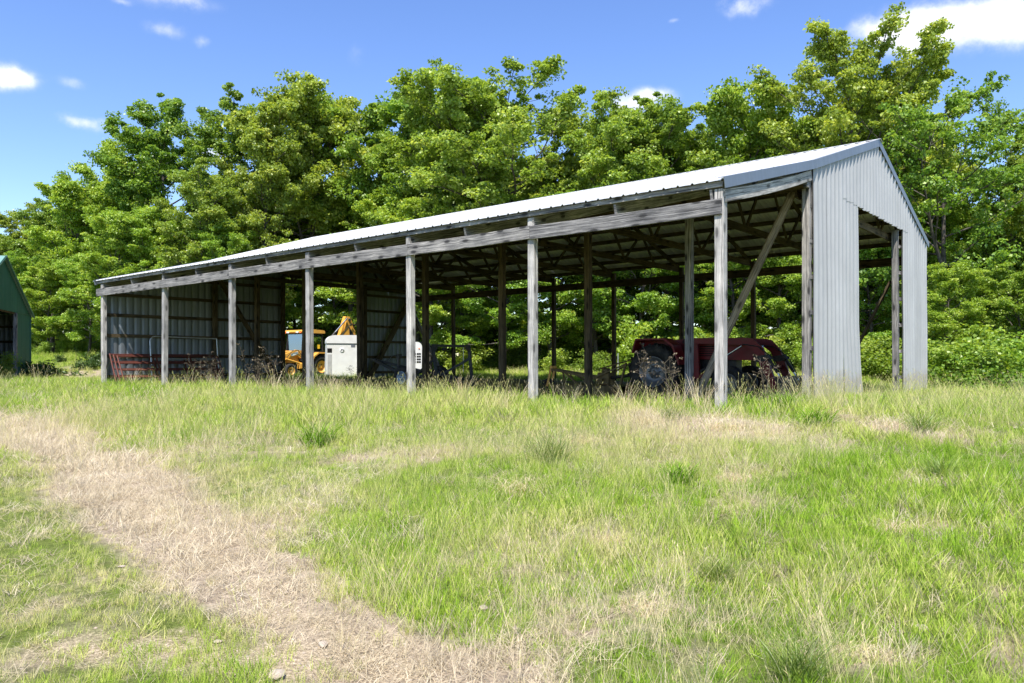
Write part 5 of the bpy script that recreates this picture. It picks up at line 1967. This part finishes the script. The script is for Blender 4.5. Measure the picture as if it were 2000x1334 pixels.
# lush green blades
P, S, T = [], [], []
for r0, r1, den, sc in ((1.8, 6, 210, .62), (6, 10, 130, .76), (10, 15, 70, 1.0)):
    x, y, dry, bare = sow(r0, r1, den)
    big = vnoise(x, y, .55, 1)
    mid = vnoise(x, y, 1.6, 2)
    left = sstep(1.0, -3.0, x - .1 * y) * (1 - sstep(7, 10, y))
    prob = np.clip(1.08 - .92 * np.clip(dry + .25 * mid, 0, 1.2) - .55 * bare + .1 * big, .05, 1)
    m = rng.random(len(x)) < prob
    x, y, dry, mid, big = x[m], y[m], dry[m], mid[m], big[m]
    hh = sc * np.clip(.92 + .28 * big + .22 * mid, .5, 1.6) * (1 - .55 * np.clip(dry, 0, 1)) * (.75 + .5 * rng.random(len(x)))
    lf = sstep(-.5, -2.5, x) * (1 - sstep(7.0, 9.5, y + .3 * x))
    hh = hh * (1 - .35 * lf)
    P.append(pts3(x, y))
    S.append(hh)
    T.append(np.clip(.36 + .13 * mid - .08 * big + .34 * dry + .24 * lf + .10 * rng.normal(0, 1, len(x)), .02, .95))
scatter('meadow_grass', 'bright green meadow grass in the foreground', C_GREEN, np.concatenate(P), np.concatenate(S), np.concatenate(T))
# coarser stand farther off
P, S, T = [], [], []
for r0, r1, den, sc, half in ((12.5, 22, 26, 1.0, 43), (22, 40, 14, 1.25, 43), (40, 66, 5, 1.6, 38)):
    x, y, dry, bare = sow(r0, r1, den, half)
    big = vnoise(x, y, .4, 3)
    mid = vnoise(x, y, 1.2, 4)
    w, s = local(x, y)
    m = (rng.random(len(x)) < np.clip(1.1 - .8 * dry, .08, 1)) & (w < 40)
    x, y, dry, mid, big, w, s = x[m], y[m], dry[m], mid[m], big[m], w[m], s[m]
    edge = np.exp(-((w + .2) / 1.3) ** 2) * sstep(-2.5, -.5, s) * (1 - sstep(24, 27, s))
    P.append(pts3(x, y))
    S.append(sc * np.clip(.80 + .22 * big + .18 * mid + .24 * edge * (1 - .8 * sstep(5, 9, s)), .45, 1.6) * (.75 + .5 * rng.random(len(x))) * (1 - .6 * np.clip(dry, 0, 1)))
    T.append(np.clip(.41 + .12 * mid + .08 * big + .3 * dry + .16 * sstep(14, 30, w) + .10 * rng.normal(0, 1, len(x)) - .08 * edge, .02, .95))
scatter('far_meadow_grass', 'taller meadow grass round the barn and behind it', C_FAR, np.concatenate(P), np.concatenate(S), np.concatenate(T))
# dead flattened thatch
P, S, T = [], [], []
for r0, r1, den, sc in ((1.8, 6, 130, .72), (6, 11, 95, .9), (11, 18, 42, 1.4), (18, 34, 14, 2.1)):
    x, y, dry, bare = sow(r0, r1, den)
    mid = vnoise(x, y, 2.1, 5)
    prob = np.clip(.16 + .95 * np.clip(dry + .25 * mid, 0, 1.2) - .35 * bare, .06, 1)
    m = rng.random(len(x)) < prob
    x, y, dry = x[m], y[m], dry[m]
    P.append(pts3(x, y))
    S.append(sc * (.7 + .6 * rng.random(len(x))))
    T.append(np.clip(.45 + .18 * vnoise(x, y, 1.1, 6) + .15 * rng.normal(0, 1, len(x)) + .12 * dry, 0, 1))
scatter('dead_grass', 'pale dead grass flattened along the worn track', C_THATCH, np.concatenate(P), np.concatenate(S), np.concatenate(T))
# thin seed stalks standing over the rest
P, S, T = [], [], []
SEED_W = [wpatch(*p) for p in [(1000, 1100, 260, 90, 1.0), (760, 1130, 130, 60, .9), (450, 1030, 120, 40, 1.0), (620, 980, 130, 40, .7), (1120, 880, 260, 34, 1.1), (1380, 900, 220, 36, 1.1), (1150, 1250, 200, 60, .9), (900, 1000, 200, 40, .6),
                               (1500, 1200, 260, 80, .55), (350, 900, 160, 40, .8), (150, 840, 160, 30, .9), (700, 800, 300, 30, .6), (1750, 800, 200, 20, .5), (1620, 1290, 200, 50, .5), (1240, 1000, 200, 50, .4)]]
for r0, r1, den, sc in ((1.8, 7, 46, .72), (7, 12, 40, .85), (12, 20, 26, 1.2), (20, 34, 8, 1.6)):
    x, y, dry, bare = sow(r0, r1, den)
    f = np.full_like(x, .10)
    for (px, py, rx, ry, a) in SEED_W:
        f = f + a * np.exp(-((x - px) / rx) ** 2 - ((y - py) / ry) ** 2)
    f = f * np.clip(1 - .9 * np.clip(bare, 0, 1), .05, 1) + .22 * vnoise(x, y, 1.3, 8)
    lf = sstep(-1.2, -3.0, x + .15 * y) * (1 - sstep(7.0, 9.5, y + .3 * x))
    m = rng.random(len(x)) < np.clip(f, .02, 1) * (1 - .8 * lf)
    x, y, dry = x[m], y[m], dry[m]
    P.append(pts3(x, y))
    S.append(sc * (.6 + .6 * rng.random(len(x))))
    T.append(np.clip(.42 + .35 * dry + .18 * vnoise(x, y, .8, 9) + .12 * rng.normal(0, 1, len(x)), 0, 1))
scatter('seed_grass', 'thin pale seed stalks standing above the green grass', C_SEED, np.concatenate(P), np.concatenate(S), np.concatenate(T), .08)


# gravel on the worn ground
def pebble_mesh():
    V, Q, T = [], [], []
    return V


def make_gravel():
    R = np.random.default_rng(77)
    x, y = fan(1.8, 9, 260, 43)
    dry, bare, _ = patch_fields(x, y)
    m = rng.random(len(x)) < np.clip((bare - .12) * 1.3, 0, .8)
    x, y = x[m], y[m]
    n = len(x)
    r = .005 + .011 * R.random(n) ** 2.5
    base = np.array([[1, 0, 0], [0, 1, 0], [-1, 0, 0], [0, -1, 0], [0, 0, .75], [.5, .5, .5]])
    a = R.random(n) * 6.28
    ca, sa = np.cos(a), np.sin(a)
    el = .6 + .7 * R.random(n)
    b = base[None] * np.stack([r * el, r, r * .6], 1)[:, None, :]
    V = np.stack([b[..., 0] * ca[:, None] - b[..., 1] * sa[:, None] + x[:, None], b[..., 0] * sa[:, None] + b[..., 1] * ca[:, None] + y[:, None], b[..., 2] + ground_z(x, y)[:, None]], -1).reshape(-1, 3)
    f = np.array([[0, 5, 4], [5, 1, 4], [1, 2, 4], [2, 3, 4], [3, 0, 4], [0, 1, 5]])
    Q = (np.arange(n)[:, None, None] * 6 + f[None]).reshape(-1, 3)
    me = fast_mesh('gravel', V, Q, M['stone'])
    o = obj('gravel', me)
    tag(o, 'loose pale gravel showing through the worn grass', None, None, 'stuff')


make_gravel()


# ------------------------------------------------------------------ clumps and weeds that stand out one by one
def clump_mesh(name, seed, mat, **sp):
    V, Q, T = blades(np.random.default_rng(seed), **sp)
    return fast_mesh(name, V, Q, M[mat], T)


CL = {
    'tan': [clump_mesh('dry_clump', 900 + i, 'clump_tan', n=36, h=.72, hv=.35, w=.0058, spread=.10, lean=.30, curl=.7, seg=5, weep=.10) for i in range(3)],
    'mound': [clump_mesh('dead_mound', 910 + i, 'clump_tan', n=420, h=.21, hv=.5, w=.0028, spread=.22, lean=1.0, curl=.9, seg=4, weep=.6) for i in range(2)],
    'sedge': [clump_mesh('sedge', 920 + i, 'clump_green', n=260, h=.42, hv=.3, w=.0040, spread=.14, lean=.55, curl=.5, seg=4, weep=.18) for i in range(2)],
    'lush': [clump_mesh('lush', 930 + i, 'grass', n=150, h=.34, hv=.3, w=.0065, spread=.16, lean=.5, curl=.9, seg=4, weep=.25) for i in range(2)],
}


def clump(name, px, py, kind, sc, label, group, Y=None):
    if Y is None:
        c = gpx(px, py)
    else:
        c = at(px, Y)
    o = obj(name, CL[kind][int(px) % len(CL[kind])], None, (c.x, c.y, c.z - .01), random.random() * 6.28)
    if kind == 'mound' and py > 970:
        sc *= .6
    o.scale = (sc, sc, sc)
    tag(o, label, 'grass clump', group)


G1 = 'tan grass clumps along the barn front'
for px, dz, sc, lab in ((1335, .3, .95, 'tan clump of tall dry grass just left of the near corner post'), (1372, .1, 1.05, 'big leaning tan clump at the foot of the round brace'), (1393, -.1, .95, 'tan clump touching the near corner post'), (1310, .5, .8, 'thin tan clump before the tractor rear wheel'),
                        (1225, .4, .95, 'tan drooping clump left of the tractor wheel'), (1200, .2, .7, 'small tan clump below the mower gearbox'), (1120, .4, .9, 'two stalked tan clump in front of the mower'), (1030, .0, .8, 'small tan clump on the left side of the fifth front post'), (893, .8, 1.0, 'tan clump under the trailer hoop'),
                        (690, .5, .9, 'tan clump at the right corner of the white cabinet'), (655, .3, 1.0, 'tan clump in front of the white cabinet'), (640, .1, .9, 'tan clump just left of the white cabinet'), (578, .3, 1.0, 'tan clump in front of the backhoe wheel'), (566, .6, .9, 'tan clump at the right of the dark door edge'), (545, .2, 1.0, 'tan clump below the dark door edge'),
                        (520, .3, .9, 'tan clump right of the third front post'), (487, .2, .9, 'tan clump close to the third front post'), (432, .1, 1.0, 'tan clump left of the third front post'), (405, .4, .9, 'tan clump below the end of the red gates'), (380, .2, .9, 'tan clump in the middle of the second bay'), (347, .1, .9, 'tan clump right of the second front post'), (262, .4, .9, 'tan clump in front of the red gates'), (310, .2, .8, 'tan clump left of the second front post')):
    k = (px - 1000) / F_PX
    s = (k * P6.y - P6.x) / (D1.x - k * D1.y)
    w = -.25 + dz * .5
    c = P6 + D1 * s + D2 * w
    o = obj('dry_grass_clump', CL['tan'][int(px) % 3], None, (c.x, c.y, gz(c.x, c.y) - .01), random.random() * 6.28)
    f = sc * .74 * (1.0 + .010 * s)
    o.scale = (f, f, f * random.uniform(.9, 1.1))
    tag(o, lab, 'grass clump', G1)
G2 = 'dead grass mounds in the meadow'
for px, py, sc, lab in ((1020, 955, 1.15, 'round pale dead grass mound in the middle of the meadow'), (1262, 826, 1.3, 'pale dead mound left of the straw patch by the corner post'), (1415, 838, 1.1, 'dead straw mound in the straw patch'), (1745, 842, 1.25, 'pale dead mound right of the gable'), (1500, 850, .9, 'flattened straw mound at the right of the straw patch'),
                        (1145, 862, .9, 'small tan mound behind the dark sedge'), (1435, 940, .9, 'grey dead mound below the straw patch'), (1440, 1000, 1.1, 'broad grey dead mound in the right meadow'), (1745, 1035, 1.1, 'grey tan mound in the right half of the meadow'), (1260, 1190, 1.1, 'dead mound in the green grass at the right foreground'), (1690, 1275, 1.0, 'dead mound near the bottom right'), (1195, 1055, .9, 'small dead mound among seed stalks'), (620, 1000, .8, 'small grey dead mound left of centre')):
    clump('dead_grass_mound', px, py, 'mound', sc, lab, G2)
G3 = 'dark green sedge clumps'
for px, py, kind, sc, lab in ((1075, 905, 'sedge', 1.1, 'dark green sedge clump in the middle of the meadow'), (1322, 943, 'lush', .85, 'short deep green grass clump below the near corner post'), (1310, 822, 'sedge', .8, 'dark green clump between two straw patches'), (1590, 835, 'lush', 1.25, 'tall green clump in front of the gable corner'), (1835, 935, 'sedge', .65, 'small dark clump in the right meadow'),
                              (1400, 1135, 'sedge', .5, 'olive sedge clump in the right foreground'), (1560, 1325, 'sedge', .6, 'olive sedge clump at the bottom edge'), (620, 870, 'lush', 1.3, 'pale broad bladed clump in the left meadow'), (1800, 848, 'sedge', .9, 'brownish sedge right of the dead mound'), (1450, 800, 'lush', 1.2, 'lush green clump beside the near corner post'), (1530, 800, 'lush', 1.3, 'lush green clump in the open gable bay')):
    clump('sedge_clump', px, py, kind, sc, lab, G3)


def weed_mesh(seed, h):
    R = np.random.default_rng(seed)
    polys, C = [], []
    for i in range(3):
        p, d = curve(R, (R.normal(0, .05), R.normal(0, .05), -.05), (R.normal(0, .2), R.normal(0, .2), 1), h * (.6 + .5 * R.random()), 6, .07)
        polys.append((p, np.linspace(.009, .004, 7)))
        for k in range(7):
            a = 3 + R.integers(0, 3)
            q, _ = curve(R, p[a] + (p[a + 1] - p[a]) * R.random(), (R.normal(0, 1), R.normal(0, 1), .7), h * .16, 2, .15)
            polys.append((q, np.linspace(.004, .0025, 3)))
            C.append(q[-1])
    V, Q, T = leaf_arrays(R, C, [.05] * len(C), 10, .030)
    TV, TQ = tube_arrays(polys, 4)
    AV = np.concatenate([TV, V])
    AQ = np.concatenate([TQ, Q + len(TV)])
    return fast_mesh('weed', AV, AQ, M['weed'], np.concatenate([np.full(len(TQ), .5), T]))


WM = [weed_mesh(40 + i, 1.25) for i in range(4)]
for px, w, sc, lab in ((388, .9, 1.0, 'dark dead weed at the end of the red gates'), (396, .5, .85, 'dead weed left of the gate ends'), (404, 1.2, 1.05, 'tall dark weed before the middle end wall post'), (415, .7, .9, 'bushy dead weed left of the third front post'), (482, .6, .9, 'dead weed right of the third front post'), (500, 1.0, 1.25, 'tall thin weed in the third bay'),
                      (530, .7, 1.2, 'tall stalked weed near the dark door edge'), (512, .3, .9, 'short dead weed in the third bay'), (688, 5, .6, 'dark bent weed in front of the white cabinet'), (1262, 1.0, 1.2, 'tall seeding weed in front of the tractor wheel'), (1300, .5, .9, 'weed stalk right of the tractor wheel'), (1500, .6, .8, 'weed stalk in front of the loader bucket')):
    k = (px - 1000) / F_PX
    q = P6 + D2 * w
    s = (k * q.y - q.x) / (D1.x - k * D1.y)
    c = q + D1 * s
    o = obj('dead_weed', WM[int(px) % 4], None, (c.x, c.y, gz(c.x, c.y)), random.random() * 6.28)
    o.scale = (sc, sc, sc)
    tag(o, lab, 'weed', 'dead weeds at the barn')
